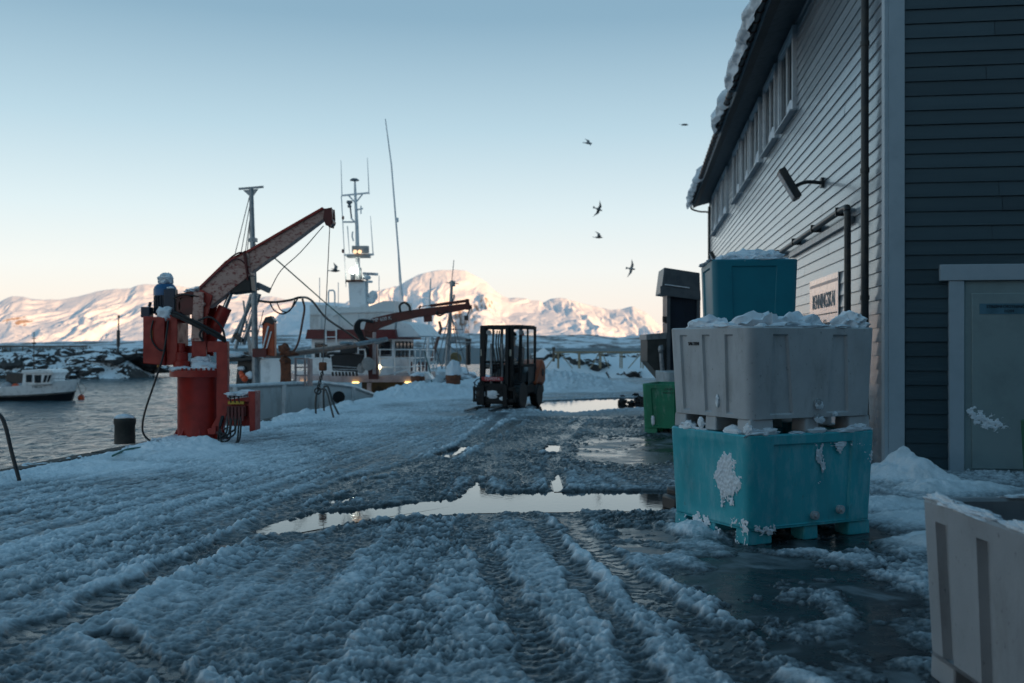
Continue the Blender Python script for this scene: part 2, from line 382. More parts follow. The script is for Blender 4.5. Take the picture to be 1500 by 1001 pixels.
def mountain(name, ctrl, d0, dr, d1, p0, p1, seed, amp, rockf):
    nc = int((p1-p0)/1.3); nr = 170
    px = np.linspace(p0, p1, nc); yy = np.interp(px, [c[0] for c in ctrl], [c[1] for c in ctrl])
    H = (505-yy)/F*dr
    d = np.concatenate([np.linspace(d0, dr, int(nr*.72), endpoint=False), np.linspace(dr, d1, nr-int(nr*.72))])
    D, PX = np.meshgrid(d, px, indexing='ij'); X = (PX-750)/F*D
    T = (D-d0)/(dr-d0); prof = np.where(T < 1, np.clip(T, 0, 1)**1.25, 1-np.clip((D-dr)/(d1-dr), 0, 1)**1.3)
    Hm = np.broadcast_to(H, D.shape)
    env = np.clip(T*(1.08-T)*3.4, 0, 1)*(T < 1)+(T >= 1)*.2
    wx = X+200*fbm(X/700., D/900., 4, seed+3)
    rg = ridged(wx/380., D/1500., 6, seed, .47)-1.28
    rg2 = fbm(wx/95., D/300., 5, seed+8, .52)
    wild = .35+1.3*np.clip(fbm(X/1000., D/1500., 3, seed+20)+.42, 0, 1)
    Z = Hm*prof+env*Hm*amp*(rg*.75+rg2*.20)*wild
    lim = 1.6+(505-yy[None, :])/F*D          # spurs stay near the skyline seen from the harbour
    over_ = np.maximum(Z-lim, 0); Z = Z-over_*.86-3
    gy, gx = np.gradient(Z, axis=0)/np.gradient(D, axis=0), np.gradient(Z, axis=1)/np.gradient(X, axis=1)
    slope = np.hypot(gx, gy)
    rock = np.clip((slope-.66)*.40, 0, .30)+rockf(PX, T)
    return tag(gridobj(name, np.stack([X, D, Z], -1), nr, nc, MTN, {'rock': rock}), kind='structure')
ctrlL = [(-420, 470), (-300, 452), (-120, 447), (0, 440.5), (18, 433), (33, 434), (46, 437.6), (66, 439), (77, 437.6), (88, 437.6), (114, 433), (141, 426),
         (167, 423), (191, 421), (211, 415), (227, 416), (260, 416), (282, 418), (293, 420), (330, 427), (370, 433), (400, 434), (430, 441), (500, 443), (560, 446), (640, 470), (700, 505)]
ctrlR = [(430, 505), (470, 470), (505, 442), (540, 428), (569, 422), (590, 414), (613, 402), (637, 396), (666, 394), (682, 396), (695, 402), (713, 412), (722, 422), (734, 431), (745, 435), (775, 437), (795, 438.6),
         (821, 436), (845, 439), (868, 447), (892, 453), (915, 450), (927, 448), (945, 456), (974, 483), (1000, 503), (1080, 506), (1200, 507)]
def rockL(px, t): return .34*np.exp(-((px-15)/55)**2-((t-.45)/.28)**2)-.02
def rockR(px, t): return .30*np.exp(-((px-860)/110)**2-((t-.33)/.17)**2)+.18*np.exp(-((px-690)/60)**2-((t-.6)/.3)**2)-.02
mountain('mountain', ctrlL, 6900, 8600, 10400, -420, 700, 4, .24, rockL)
mountain('mountain', ctrlR, 5900, 7300, 9000, 430, 1200, 11, .30, rockR)

def shoremat():
    m = bpy.data.materials.new('shore_snow'); m.use_nodes = True; n = m.node_tree.nodes; l = m.node_tree.links; b = n['Principled BSDF']
    b.inputs['Roughness'].default_value = .85
    t = n.new('ShaderNodeTexCoord'); mp = n.new('ShaderNodeMapping'); mp.inputs['Scale'].default_value = (1, .35, 3.0)
    nz = n.new('ShaderNodeTexNoise'); nz.inputs['Scale'].default_value = .035; nz.inputs['Detail'].default_value = 8; nz.inputs['Roughness'].default_value = .66
    l.new(t.outputs['Object'], mp.inputs[0]); l.new(mp.outputs[0], nz.inputs['Vector'])
    r = n.new('ShaderNodeValToRGB'); r.color_ramp.elements[0].position = .47; r.color_ramp.elements[1].position = .58
    r.color_ramp.elements[0].color = (.78, .81, .85, 1); r.color_ramp.elements[1].color = (.13, .12, .12, 1)
    l.new(nz.outputs[0], r.inputs[0]); l.new(r.outputs[0], b.inputs['Base Color']); return m
pxs = np.linspace(-300, 1150, 500); cy = np.interp(pxs, [-300, 0, 100, 230, 330, 400, 480, 560, 640, 700, 800, 850, 900, 940, 980, 1150],
                                                 [499, 503.5, 501, 500, 497, 491, 489, 489, 488, 489, 492, 490.5, 494, 492, 490, 487])
dd = np.linspace(1000, 1900, 60); D, PX = np.meshgrid(dd, pxs, indexing='ij'); X = (PX-750)/F*D
T = (D-1000)/900; Hh = (505-cy)/F*1500+2
Z = Hh[None]*np.clip(np.sin(np.clip(T*1.75, 0, 1)*math.pi/2), 0, 1)+fbm(X/70, D/70, 4, 21)*2.2*np.clip(T*5, 0, 1)-2.5*(T < .02)-1.2
tag(gridobj('low_shore', np.stack([X, D, Z], -1), 60, 500, shoremat()), kind='structure')
# the hill behind the harbour, to the right of and behind the camera: its shade lies over the whole quay
sh = np.array([math.sin(R(SUN_AZ)), math.cos(R(SUN_AZ))]); sq = np.array([-sh[1], sh[0]])
qq = np.linspace(-900, 6800, 220); tt = np.linspace(-420, 700, 40); TT, QQ = np.meshgrid(tt, qq, indexing='ij')
hx = sh[0]*(1250+TT)+sq[0]*QQ; hy = sh[1]*(1250+TT)+sq[1]*QQ
prof = np.where(TT < 0, 1-(np.abs(TT)/420)**1.4, 1-(TT/700)**1.4)
ends = np.clip((QQ+900)/500, 0, 1)*np.clip((6800-QQ)/500, 0, 1)
hz = (425+22*fbm(QQ/420, QQ*0, 3, 31))*prof*ends+14*fbm(hx/90, hy/90, 3, 33)*prof-4
tag(gridobj('hill', np.stack([hx, hy, hz], -1), 40, 220, MTN, {'rock': hz*0+.12}), kind='structure')

# ---------------------------------------------------------------- quay
def qedge(y): return QX0+QS*y
CORN = Vector((4.75, 12.6, 0)); U = Vector((.129, .9916, 0)).normalized(); NO = Vector((-U.y, U.x, 0)); SS = Vector((U.y, -U.x, 0))
qm = bpy.data.materials.new('wet_asphalt'); qm.use_nodes = True; n = qm.node_tree.nodes; l = qm.node_tree.links; b = n['Principled BSDF']
t = n.new('ShaderNodeTexCoord')
n1 = n.new('ShaderNodeTexNoise'); n1.inputs['Scale'].default_value = 1.7; n1.inputs['Detail'].default_value = 8; n1.inputs['Roughness'].default_value = .62; n1.inputs['Distortion'].default_value = .6
l.new(t.outputs['Object'], n1.inputs['Vector'])
r = n.new('ShaderNodeValToRGB'); e = r.color_ramp.elements; e[0].position = .40; e[0].color = (.014, .017, .019, 1); e[1].position = .70; e[1].color = (.26, .29, .31, 1)
x = e.new(.55); x.color = (.045, .05, .055, 1)
l.new(n1.outputs[0], r.inputs[0]); l.new(r.outputs[0], b.inputs['Base Color'])
mr = n.new('ShaderNodeMapRange'); mr.inputs[1].default_value = .42; mr.inputs[2].default_value = .68; mr.inputs[3].default_value = .2; mr.inputs[4].default_value = .55
l.new(n1.outputs[0], mr.inputs[0]); l.new(mr.outputs[0], b.inputs['Roughness'])
n2 = n.new('ShaderNodeTexNoise'); n2.inputs['Scale'].default_value = 6; n2.inputs['Detail'].default_value = 6; l.new(t.outputs['Object'], n2.inputs['Vector'])
bp = n.new('ShaderNodeBump'); bp.inputs['Strength'].default_value = .45; bp.inputs['Distance'].default_value = .02
l.new(n2.outputs[0], bp.inputs['Height']); l.new(bp.outputs[0], b.inputs['Normal'])
q = MB(); Y0 = -30
q.prism([(qedge(Y0), Y0, 0), (45, Y0, 0), (45, QEND, 0), (qedge(QEND), QEND, 0)], (0, 0, -2.6))
tag(q.build('quay', qm), kind='structure')
q = MB(); yk = 6.0
while yk < QEND-4:
    q.prism([(qedge(yk)+.02, yk, .004), (qedge(yk)+.24, yk, .004), (qedge(yk+3.9)+.24, yk+3.9, .004), (qedge(yk+3.9)+.02, yk+3.9, .004)], (0, 0, .085)); yk += 4.0
tag(q.build('kerb', mat('kerb_timber', (.05, .045, .04), .8, col2=(.03, .028, .025), bump=.3)), kind='structure')
wm = bpy.data.materials.new('puddle_water'); wm.use_nodes = True; n = wm.node_tree.nodes; l = wm.node_tree.links; b = n['Principled BSDF']
b.inputs['Base Color'].default_value = (.02, .024, .027, 1); b.inputs['Roughness'].default_value = .035; b.inputs['IOR'].default_value = 1.6
t = n.new('ShaderNodeTexCoord'); nz = n.new('ShaderNodeTexNoise'); nz.inputs['Scale'].default_value = 14; nz.inputs['Detail'].default_value = 3; l.new(t.outputs['Object'], nz.inputs[0])
bp = n.new('ShaderNodeBump'); bp.inputs['Strength'].default_value = .05; bp.inputs['Distance'].default_value = .01; l.new(nz.outputs[0], bp.inputs['Height']); l.new(bp.outputs[0], b.inputs['Normal'])
# outlines of the puddles on the quay (metres)
def gpoly(pts): return np.array([G(*p)[:2] for p in pts])
PUD = [gpoly([(380, 779), (420, 765), (465, 752), (520, 748), (580, 740), (640, 735), (672, 731), (688, 716), (698, 706), (708, 716), (712, 724), (800, 722), (985, 721), (1010, 724), (1010, 748), (860, 750), (700, 752), (600, 757), (520, 766), (440, 781), (400, 784)]),
       gpoly([(785, 603), (785, 594), (800, 588), (850, 586), (900, 584), (965, 583), (1010, 588), (965, 598), (900, 601), (840, 606)]),
       gpoly([(797, 658), (806, 652), (820, 654), (818, 662), (800, 664)]),
       gpoly([(812, 722), (808, 706), (818, 696), (822, 708), (826, 722)]),
       gpoly([(640, 668), (660, 660), (690, 653), (684, 660), (655, 672)]),
       gpoly([(480, 738), (500, 730), (520, 728), (505, 737)])]
pw = MB()
for k, pl in enumerate(PUD):
    c = pl.mean(0)
    vs = [(c[0], c[1], .004)]+[(c[0]+(p[0]-c[0])*1.05, c[1]+(p[1]-c[1])*1.05, .004) for p in pl]
    pw.add(vs, [(0, i+1, (i+1) % len(pl)+1) for i in range(len(pl))])
pud = pw.build('puddles', wm); tag(pud, kind='structure')

def inpoly(X, Y, poly):                      # signed distance, positive inside
    d = np.full(X.shape, 1e9); ins = np.zeros(X.shape, bool); nP = len(poly)
    for i in range(nP):
        a = poly[i]; b_ = poly[(i+1) % nP]; e_ = b_-a; L2 = (e_**2).sum()
        tt_ = np.clip(((X-a[0])*e_[0]+(Y-a[1])*e_[1])/L2, 0, 1)
        d = np.minimum(d, np.hypot(X-a[0]-tt_*e_[0], Y-a[1]-tt_*e_[1]))
        cnd = (a[1] > Y) != (b_[1] > Y)
        xi = a[0]+(Y-a[1])/(e_[1] if abs(e_[1]) > 1e-9 else 1e-9)*e_[0]
        ins ^= cnd & (X < xi)
    return np.where(ins, d, -d)
def distline(X, Y, pts, full=False):
    d = np.full(X.shape, 1e9); al = np.zeros(X.shape); sd = np.zeros(X.shape); acc = 0.0
    for a, b_ in zip(pts[:-1], pts[1:]):
        e_ = b_-a; L2 = (e_**2).sum(); L1 = math.sqrt(L2)
        t_ = ((X-a[0])*e_[0]+(Y-a[1])*e_[1])/L2; tt_ = np.clip(t_, 0, 1)
        dd_ = np.hypot(X-a[0]-tt_*e_[0], Y-a[1]-tt_*e_[1]); m_ = dd_ < d
        if full:
            al = np.where(m_, acc+tt_*L1, al); sd = np.where(m_, ((X-a[0])*e_[1]-(Y-a[1])*e_[0])/L1, sd)
        d = np.minimum(d, dd_); acc += L1
    return (d, al, sd) if full else d
def smooth2(pts, n=6): return np.array([p[:2] for p in curvept([(a[0], a[1], 0) for a in pts], n)])

def snowfield():
    nr, nc = 1150, 1250
    y = 3.2*(QEND/3.2)**np.linspace(0, 1, nr); u = np.linspace(-.66, .60, nc)
    Yg, Ug = np.meshgrid(y, u, indexing='ij'); X = Ug*(Yg+.8); Y = Yg.copy()
    wob = .06
    Xw = X+wob*fbm(X*2.1, Y*2.1, 3, 41); Yw = Y+wob*fbm(X*2.1+7, Y*2.1, 3, 43)
    # lumps of wheel-churned snow
    b1 = np.abs(perlin(Xw*3.2, Yw*4.4, 1)); b2 = np.abs(perlin(Xw*7.3+3, Yw*9.1, 2)); b3 = np.abs(perlin(Xw*15, Yw*19, 3)); b4 = perlin(Xw*33, Yw*38, 4)
    b1 = np.minimum(b1, .62); b2 = np.sqrt(b2*b2+.004); b3 = np.sqrt(b3*b3+.006)
    b5 = np.sqrt(perlin(Xw*29, Yw*34, 6)**2+.01)
    lump = .024*(b1-.25)+.040*(b2-.25)+.036*(b3-.24)+.020*(b5-.25)+.011*b4
    # tread rows running across the drive direction
    px_ = X+.5; py_ = 22.5-Y; rad = np.hypot(px_, py_); ang = np.arctan2(px_, np.maximum(py_, .5))
    lane = perlin(ang*38+.3*fbm(X*.5, Y*.5, 2, 9), rad*.22, 12); lane2 = perlin(ang*85, rad*.35, 14)
    near = sstep(17.5, 13, Y)
    rows = np.sin(2*math.pi*(rad/.17+1.2*perlin(ang*22, rad*1.3, 16)+np.abs(((ang*38) % 1)-.5)*1.3))
    tread = near*(.014*lane+.011*lane2+.0085*rows*sstep(-.1, .35, lane)*(.4+1.2*np.abs(perlin(X*.9, Y*.7, 17))))
    broad = fbm(X*.55, Y*.4, 3, 15)
    patch = sstep(-.35, .45, fbm(X*.8, Y*.6, 3, 81)); lump = lump*(.45+.75*patch)
    streaks = sstep(23, 20, Y)*(.013*perlin(ang*75, rad*.10, 82)+.011*perlin(ang*170, rad*.16, 83))
    h = .021+.018*broad+lump+tread+.6*streaks; h = np.where(h > .045, .045+(h-.045)*.55, h)
    ef = X-qedge(Y)                          # distance from the quay edge
    left = sstep(4.2, 2.2, ef+.5*broad)      # fuller, smoother snow towards the edge
    smoothsnow = .037+.022*broad+.65*lump+1.6*streaks+.014*fbm(X*5, Y*7, 3, 19)
    h = h*(1-left)+smoothsnow*left
    # bank along the edge
    bank = (.45+.55*sstep(13, 19, Y))*np.exp(-((ef-.35)/.40)**2)*(.05+.08*fbm(X*.9, Y*.9, 3, 23)+.09*np.abs(perlin(X*2.6, Y*2.6, 24)))
    h = h+np.clip(bank, 0, 1)*sstep(9, 12, Y)
    def heap(px, py, r_, hh, ax=1.0, sd=1):
        g = G(px, py); rr = np.hypot((X-g.x)/ax, Y-g.y)/r_
        rr = rr*(1+.25*fbm(X*1.7/r_, Y*1.7/r_, 3, sd))
        return hh*np.exp(-rr**2*1.4)*(1+.35*(np.abs(perlin(X*4.2, Y*4.2, sd+1))-.2)+.12*perlin(X*11, Y*11, sd+2))
    for a in [(262, 664, .6, .15, 1.5, 51), (292, 662, .38, .17, 1.3, 49), (225, 672, .7, .08, 1.6, 52), (320, 664, .4, .08, 1.3, 50), (120, 690, .9, .08, 1.5, 53), (590, 586, 1.1, .30, 1.0, 54), (622, 583, 1.4, .42, 1.0, 55),
              (662, 581, 1.6, .30, 1.3, 56), (690, 577, 1.8, .22, 1.2, 57), (545, 592, .7, .12, 1.2, 58), (470, 612, .8, .04, 1.5, 59),
              (1322, 700, .36, .31, 1.0, 61), (1350, 706, .32, .25, 1.0, 60), (1300, 745, .45, .10, 1.2, 62), (1372, 722, .4, .13, 1.0, 63), (1305, 705, .3, .14, 1.0, 69), (1010, 782, .28, .13, 1.3, 64), (1055, 775, .22, .10, 1.0, 65),
              (1335, 765, .5, .07, 1.0, 66), (1365, 800, .4, .10, 1.0, 67), (1425, 720, .4, .10, 1.2, 68)]:
        h = np.maximum(h, h*.4+heap(*a))
    for a in [(812, 567, 2.0, .58, 1.3, 71), (838, 573, 1.6, .30, 1.4, 72), (868, 567, 1.4, .18, 1.5, 73), (770, 567, 2.2, .45, 1.6, 74), (730, 570, 2.0, .32, 1.5, 75)]:
        h = np.maximum(h, heap(*a))
    # slush in the middle of the drive: thinner, wetter
    slush = inpoly(X, Y, gpoly([(300, 815), (430, 735), (560, 690), (700, 640), (760, 612), (960, 608), (1000, 720), (985, 775), (860, 772), (640, 762), (480, 790)]))
    sm = sstep(-.3, .4, slush+.3*broad)
    h = h-.012*sm
    wet = inpoly(X, Y, gpoly([(880, 770), (985, 770), (1080, 800), (1290, 770), (1365, 880), (1420, 1060), (1130, 1060), (1040, 950), (960, 850)]))
    wm_ = sstep(-.25, .35, wet+.22*fbm(X*1.6, Y*1.6, 3, 27))
    streak = fbm(Xw*1.5+Yw*.8, Yw*1.4-Xw*.7, 5, 29)
    h = h*(1-wm_)+wm_*(-.022+.062*np.clip(streak+.20, 0, 1)+.6*np.clip(h-.10, 0, 1)+.7*np.clip(lump, -.015, .03))
    wet2 = inpoly(X, Y, gpoly([(840, 655), (900, 640), (1040, 640), (1040, 672), (960, 678), (880, 672)]))
    h = h-.034*sstep(-.6, .5, wet2)
    # wheel ruts, with low berms
    def rut(pts, wd, dep, berm=.02, rag=.05):
        nonlocal h
        ln = smooth2([G(*p) for p in pts]); d0, al, sd_ = distline(Xw, Yw, ln, True); d = d0+rag*perlin(X*4, Y*4, 37)+.03*perlin(X*11, Y*11, 38)
        k = 1-sstep(wd*.45, wd*.8, d)
        chev = np.clip(np.sin(2*math.pi*((al+.05*perlin(X*3, Y*3, 36))/.115+np.abs(sd_)/wd*1.1))*1.6, -1, 1)
        h = h*(1-k)+(dep+.45*lump+.0055*chev*sstep(-.5, .2, perlin(X*1.2, Y*.9, 39)+.2))*k
        h = h+berm*np.exp(-((d-wd*.95)/(wd*.35))**2)*np.clip(.25+1.1*perlin(X*1.1, Y*1.1, 40)+.8*b2+.5*b3, 0, 1.3)*.6
    rut([(805, 728), (830, 762), (880, 815), (960, 880), (1060, 955), (1180, 1060)], .20, -.002, .035)
    rut([(690, 765), (715, 820), (760, 905), (800, 990), (820, 1060)], .16, .004, .02)
    rut([(800, 775), (835, 830), (880, 890), (930, 960), (960, 1040)], .14, .006, .02)
    rut([(760, 618), (690, 655), (600, 685), (520, 705), (440, 735), (380, 775), (270, 830), (120, 900), (0, 950)], .22, .000, .04)
    rut([(560, 703), (430, 742), (330, 775), (180, 830), (0, 885)], .12, .012, .02)
    rut([(700, 628), (620, 655), (500, 680), (350, 720), (150, 790), (0, 840)], .10, .02, .012)
    rut([(150, 935), (220, 975), (290, 1030), (340, 1080)], .12, -.003, .035)
    rut([(400, 1030), (470, 965), (560, 900), (620, 860)], .13, .01, .02)
    rut([(860, 610), (830, 640), (812, 690), (815, 725)], .18, .006, .02)
    rut([(740, 606), (700, 640), (640, 690)], .2, .01, .03)
    for k, pl in enumerate(PUD):
        s_ = inpoly(X, Y, pl)+.05*fbm(X*3.5, Y*3.5, 3, 47)+(.06 if k else .04)*perlin(X*9, Y*9, 48)
        kk = sstep(-.06, .05, s_); h = h*(1-kk)-.04*kk
        h = h+.020*np.exp(-((s_+.16)/.10)**2)*(b2+.3)
    # ends: fall away at the edge of the quay
    over = sstep(.02, -.22, ef+.12*fbm(X*1.4, Y*1.4, 3, 49)); h = h*(1-over)-.5*over
    eo = sstep(.2, -.15, QEND-Y); h = h*(1-eo)-.3*eo
    V = np.stack([X, Y, h], -1)
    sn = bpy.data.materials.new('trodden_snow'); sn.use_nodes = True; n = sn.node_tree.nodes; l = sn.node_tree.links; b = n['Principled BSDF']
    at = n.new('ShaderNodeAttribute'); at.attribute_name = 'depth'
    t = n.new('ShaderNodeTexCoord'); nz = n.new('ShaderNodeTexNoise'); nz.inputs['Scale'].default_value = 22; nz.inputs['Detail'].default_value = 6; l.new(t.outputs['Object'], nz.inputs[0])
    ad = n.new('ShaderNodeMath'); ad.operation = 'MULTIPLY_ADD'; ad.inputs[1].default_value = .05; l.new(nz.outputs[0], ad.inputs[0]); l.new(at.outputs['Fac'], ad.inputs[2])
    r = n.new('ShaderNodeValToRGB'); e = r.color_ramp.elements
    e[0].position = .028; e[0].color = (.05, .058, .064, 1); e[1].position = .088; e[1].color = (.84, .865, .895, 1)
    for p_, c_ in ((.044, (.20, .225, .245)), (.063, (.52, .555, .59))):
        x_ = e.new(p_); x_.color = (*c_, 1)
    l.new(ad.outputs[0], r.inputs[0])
    nd = n.new('ShaderNodeTexNoise'); nd.inputs['Scale'].default_value = 1.3; nd.inputs['Detail'].default_value = 8; nd.inputs['Roughness'].default_value = .7; l.new(t.outputs['Object'], nd.inputs[0])
    md = n.new('ShaderNodeMapRange'); md.inputs[1].default_value = .50; md.inputs[2].default_value = .72; md.inputs[3].default_value = 0; md.inputs[4].default_value = .5; l.new(nd.outputs[0], md.inputs[0])
    xd = n.new('ShaderNodeMix'); xd.data_type = 'RGBA'; xd.blend_type = 'MULTIPLY'; l.new(md.outputs[0], xd.inputs[0]); l.new(r.outputs[0], xd.inputs[6]); xd.inputs[7].default_value = (.50, .48, .45, 1)
    l.new(xd.outputs[2], b.inputs['Base Color'])
    mr = n.new('ShaderNodeMapRange'); mr.inputs[1].default_value = .015; mr.inputs[2].default_value = .08; mr.inputs[3].default_value = .22; mr.inputs[4].default_value = .72
    l.new(ad.outputs[0], mr.inputs[0]); l.new(mr.outputs[0], b.inputs['Roughness'])
    n2 = n.new('ShaderNodeTexNoise'); n2.inputs['Scale'].default_value = 40; n2.inputs['Detail'].default_value = 4; l.new(t.outputs['Object'], n2.inputs[0])
    bp = n.new('ShaderNodeBump'); bp.inputs['Strength'].default_value = .7; bp.inputs['Distance'].default_value = .016; l.new(n2.outputs[0], bp.inputs['Height']); l.new(bp.outputs[0], b.inputs['Normal'])
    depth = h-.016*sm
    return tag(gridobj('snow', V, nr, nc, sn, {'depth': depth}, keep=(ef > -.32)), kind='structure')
snowfield()

# ---------------------------------------------------------------- breakwaters
ROCK2 = mat('snow_laden_rock', (.035, .036, .038), .85, col2=(.07, .068, .066), scale=1.2, snow=.56, bump=.4, bscale=6)
def breakwater(path, wid, top, seed, nrock, rk=None):
    rk = rk or ROCK
    path = [Vector(p) for p in path]; nl = 90; nw = 22; V = []
    for i in range(nl):
        s_ = i/(nl-1)*(len(path)-1); k = min(int(s_), len(path)-2); p = path[k].lerp(path[k+1], s_-k); d = (path[k+1]-path[k]).normalized(); nn = Vector((-d.y, d.x, 0))
        endf = min(1, min(i, nl-1-i)/9.)**.6
        for j in range(nw):
            v = j/(nw-1)*2-1; z = -2.3+(top+2.3)*max(0, 1-abs(v)**1.7)*endf
            V.append((p.x+nn.x*v*wid, p.y+nn.y*v*wid, z))
    V = np.array(V); V[:, 2] += .35*fbm(V[:, 0]*.35, V[:, 1]*.35, 4, seed)
    o = gridobj('breakwater', V, nl, nw, rk); tag(o, kind='structure')
    b = MB(); rs = random.Random(seed)
    for i in range(nrock):
        s_ = rs.random()*(len(path)-1); k = min(int(s_), len(path)-2); p = path[k].lerp(path[k+1], s_-k); d = (path[k+1]-path[k]).normalized(); nn = Vector((-d.y, d.x, 0))
        v = rs.uniform(-.95, .8); zz = -2.2+(top+2.2)*max(0, 1-abs(v)**1.7); r_ = rs.uniform(.35, .95)
        b.blob((p.x+nn.x*v*wid, p.y+nn.y*v*wid, zz-.1), (r_*rs.uniform(.9, 1.5), r_, r_*rs.uniform(.5, .8)), seed=i, amp=.55, n=2, freq=1.1)
    o = b.build('boulders', rk, angle=30); tag(o, kind='stuff')
    o['label'] = 'dark boulders capped with snow along the breakwater'
breakwater([(-110, 108, 0), (-75, 105, 0), (-50, 103, 0), (-37.2, 101, 0)], 5.5, .85, 5, 330)
breakwater([(1.0, 97, 0), (8, 99, 0), (18, 101, 0), (34, 104, 0)], 6.0, .55, 8, 80, ROCK2)

# ---------------------------------------------------------------- building
def W(u, z, off=0.0): return CORN+U*u+NO*off+Vector((0, 0, z))          # long wall
def FW(s, z, off=0.0): return CORN+SS*s-U*off+Vector((0, 0, z))         # gable wall facing the camera
LEN, WID, EAVE = 32.8, 14.0, 8.12
bld = thing('harbour_building', tuple(CORN))
tag(bld, 'two storey clapboard harbour building with row of upper windows and snow on eaves', 'building')
ROOFM = mat('roof_sheet', (.05, .055, .06), .5)
WTRIM = mat('window_paint', (.60, .64, .67), .42, col2=(.5, .54, .58), scale=3)
def woodmat(name, c, c2, rough, coat):
    m = mat(name, c, rough, col2=c2, scale=2.2, lo=.4, hi=.75, bump=.22, bscale=26, stretch=(1, .12, 5), coat=coat); return m
SID = woodmat('grey_clapboard_paint', (.31, .34, .37), (.22, .25, .28), .30, .5)
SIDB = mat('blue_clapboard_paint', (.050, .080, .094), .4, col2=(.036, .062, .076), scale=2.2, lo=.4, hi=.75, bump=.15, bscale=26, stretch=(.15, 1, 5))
TRIM = mat('trim_paint', (.42, .47, .51), .45, col2=(.34, .39, .43), scale=3, lo=.45, hi=.8, bump=.06)
def siding(fn, len_, z1, name, m, step=.182, cut=None):
    b = MB(); z = .0; rs = random.Random(len(name)); tone = []
    while z < z1:
        zt = min(z+step, z1)
        L0, L1 = cut(z) if cut else (0, len_); H0, H1 = cut(zt) if cut else (0, len_)
        x_ = L0; first = True
        while x_ < L1-.01:
            xe = x_+rs.uniform(2.2, 5.4)*(.5 if first else 1); last = xe > L1-.8; xe = L1 if last else xe
            a = .026+rs.uniform(-.0025, .0025); g = .003
            p0, p1 = x_+(0 if first else g), xe-(0 if last else g); q0, q1 = (H0 if first else p0), (H1 if last else p1)
            if q1 > q0:
                b.add([fn(p0, z, 0), fn(p1, z, 0), fn(p1, z, a), fn(p0, z, a), fn(q0, zt, .006), fn(q1, zt, .006)], [(0, 1, 2, 3), (3, 2, 5, 4)]); tone += [rs.uniform(.80, 1.08)]*6
            x_ = xe; first = False
        z += step
    o = b.build(name, m, bld, angle=20, recalc=False)
    at = o.data.attributes.new('tone', 'FLOAT', 'POINT'); at.data.foreach_set('value', np.array(tone, np.float32))
    return o
for m_ in (SID, SIDB):
    n = m_.node_tree.nodes; l = m_.node_tree.links; b_ = n['Principled BSDF']; src = b_.inputs['Base Color'].links[0].from_socket
    at = n.new('ShaderNodeAttribute'); at.attribute_name = 'tone'; vm_ = n.new('ShaderNodeVectorMath'); vm_.operation = 'SCALE'
    l.new(src, vm_.inputs[0]); l.new(at.outputs['Fac'], vm_.inputs[3]); l.new(vm_.outputs[0], b_.inputs['Base Color'])
core = MB(); A = [W(0, 0, -.02), W(LEN, 0, -.02), W(LEN, 0, -.02)+SS*WID, W(0, 0, -.02)+SS*WID]
for v in A: pass
c4 = [CORN+U*.03+SS*.03, CORN+U*(LEN-.03)+SS*.03, CORN+U*(LEN-.03)+SS*WID, CORN+U*.03+SS*WID]
core.prism(c4, (0, 0, EAVE)); core.build('wall_core', ROOFM, bld)
siding(W, LEN, EAVE, 'wall', SID)
RISE = math.tan(R(27)); RZ = EAVE+.05+WID/2*RISE
siding(FW, WID, RZ-.2, 'gable_wall', SIDB, cut=lambda z: (0, WID) if z < EAVE else (min((z-EAVE)/RISE, WID/2), max(WID-(z-EAVE)/RISE, WID/2)))
b = MB()
b.box(tuple(W(.07, EAVE/2, .04)), (.02, .02, .02))
b = MB(); b.prism([W(-.045, 0, .045), W(.11, 0, .045), W(.11, 0, .0), W(-.045, 0, 0)], (0, 0, EAVE-.03))
b.prism([FW(.002, 0, .046), FW(.20, 0, .046), FW(.20, 0, .0), FW(.002, 0, .0)], (0, 0, EAVE-.03))
b.prism([W(LEN-.1, 0, .045), W(LEN+.04, 0, .045), W(LEN+.04, 0, 0), W(LEN-.1, 0, 0)], (0, 0, EAVE-.03))
b.build('corner_board', TRIM, bld, bevel=.004)
# roof with overhang, soffit, gutter
OH = .74
def roofpt(u, s, dz=0): return CORN+U*u+SS*s+Vector((0, 0, EAVE+.05+(s if s < WID/2 else WID-s)*RISE+dz))
b = MB(); u0, u1 = -.5, LEN+.55
for sA, sB in ((-OH, WID/2), (WID/2, WID+OH)):
    b.prism([roofpt(u0, sA, .06), roofpt(u1, sA, .06), roofpt(u1, sB, .06), roofpt(u0, sB, .06)], (0, 0, .12))
roof = b.build('roof', ROOFM, bld)
b = MB(); zS = EAVE-.03
b.prism([W(u0, zS, .0), W(u1, zS, .0), W(u1, zS-.18, OH-.02), W(u0, zS-.18, OH-.02)], (0, 0, .04)); b.build('soffit', mat('dark_soffit_paint', (.10, .12, .135), .55), roof)
b = MB(); b.prism([W(u0, zS-.20, OH-.015), W(u1, zS-.20, OH-.015), W(u1, zS+.0, OH-.015), W(u0, zS+.0, OH-.015)], NO*.03); b.build('fascia', TRIM, roof)
b = MB(); rG = .075; gpr = []
for k in range(9):
    a = math.pi+math.pi*k/8; gpr.append((OH+.10+rG*math.cos(a), zS-.06+rG*math.sin(a)))
gpr += [(x_-.008*np.sign(x_-OH-.10), z_+.006) for x_, z_ in gpr[::-1]]
b.prism([W(u0, z_, x_) for x_, z_ in gpr], U*(u1-u0))
gut = b.build('gutter', DARK, roof)
b = MB(); uu = .2
while uu < u1:
    pts = [W(uu, zS-.06+(rG+.008)*math.sin(math.pi+math.pi*k/6), OH+.10+(rG+.008)*math.cos(math.pi+math.pi*k/6)) for k in range(7)]
    b.tube(pts, .011, 5); uu += .62
b.build('gutter_bracket', RUST, gut)
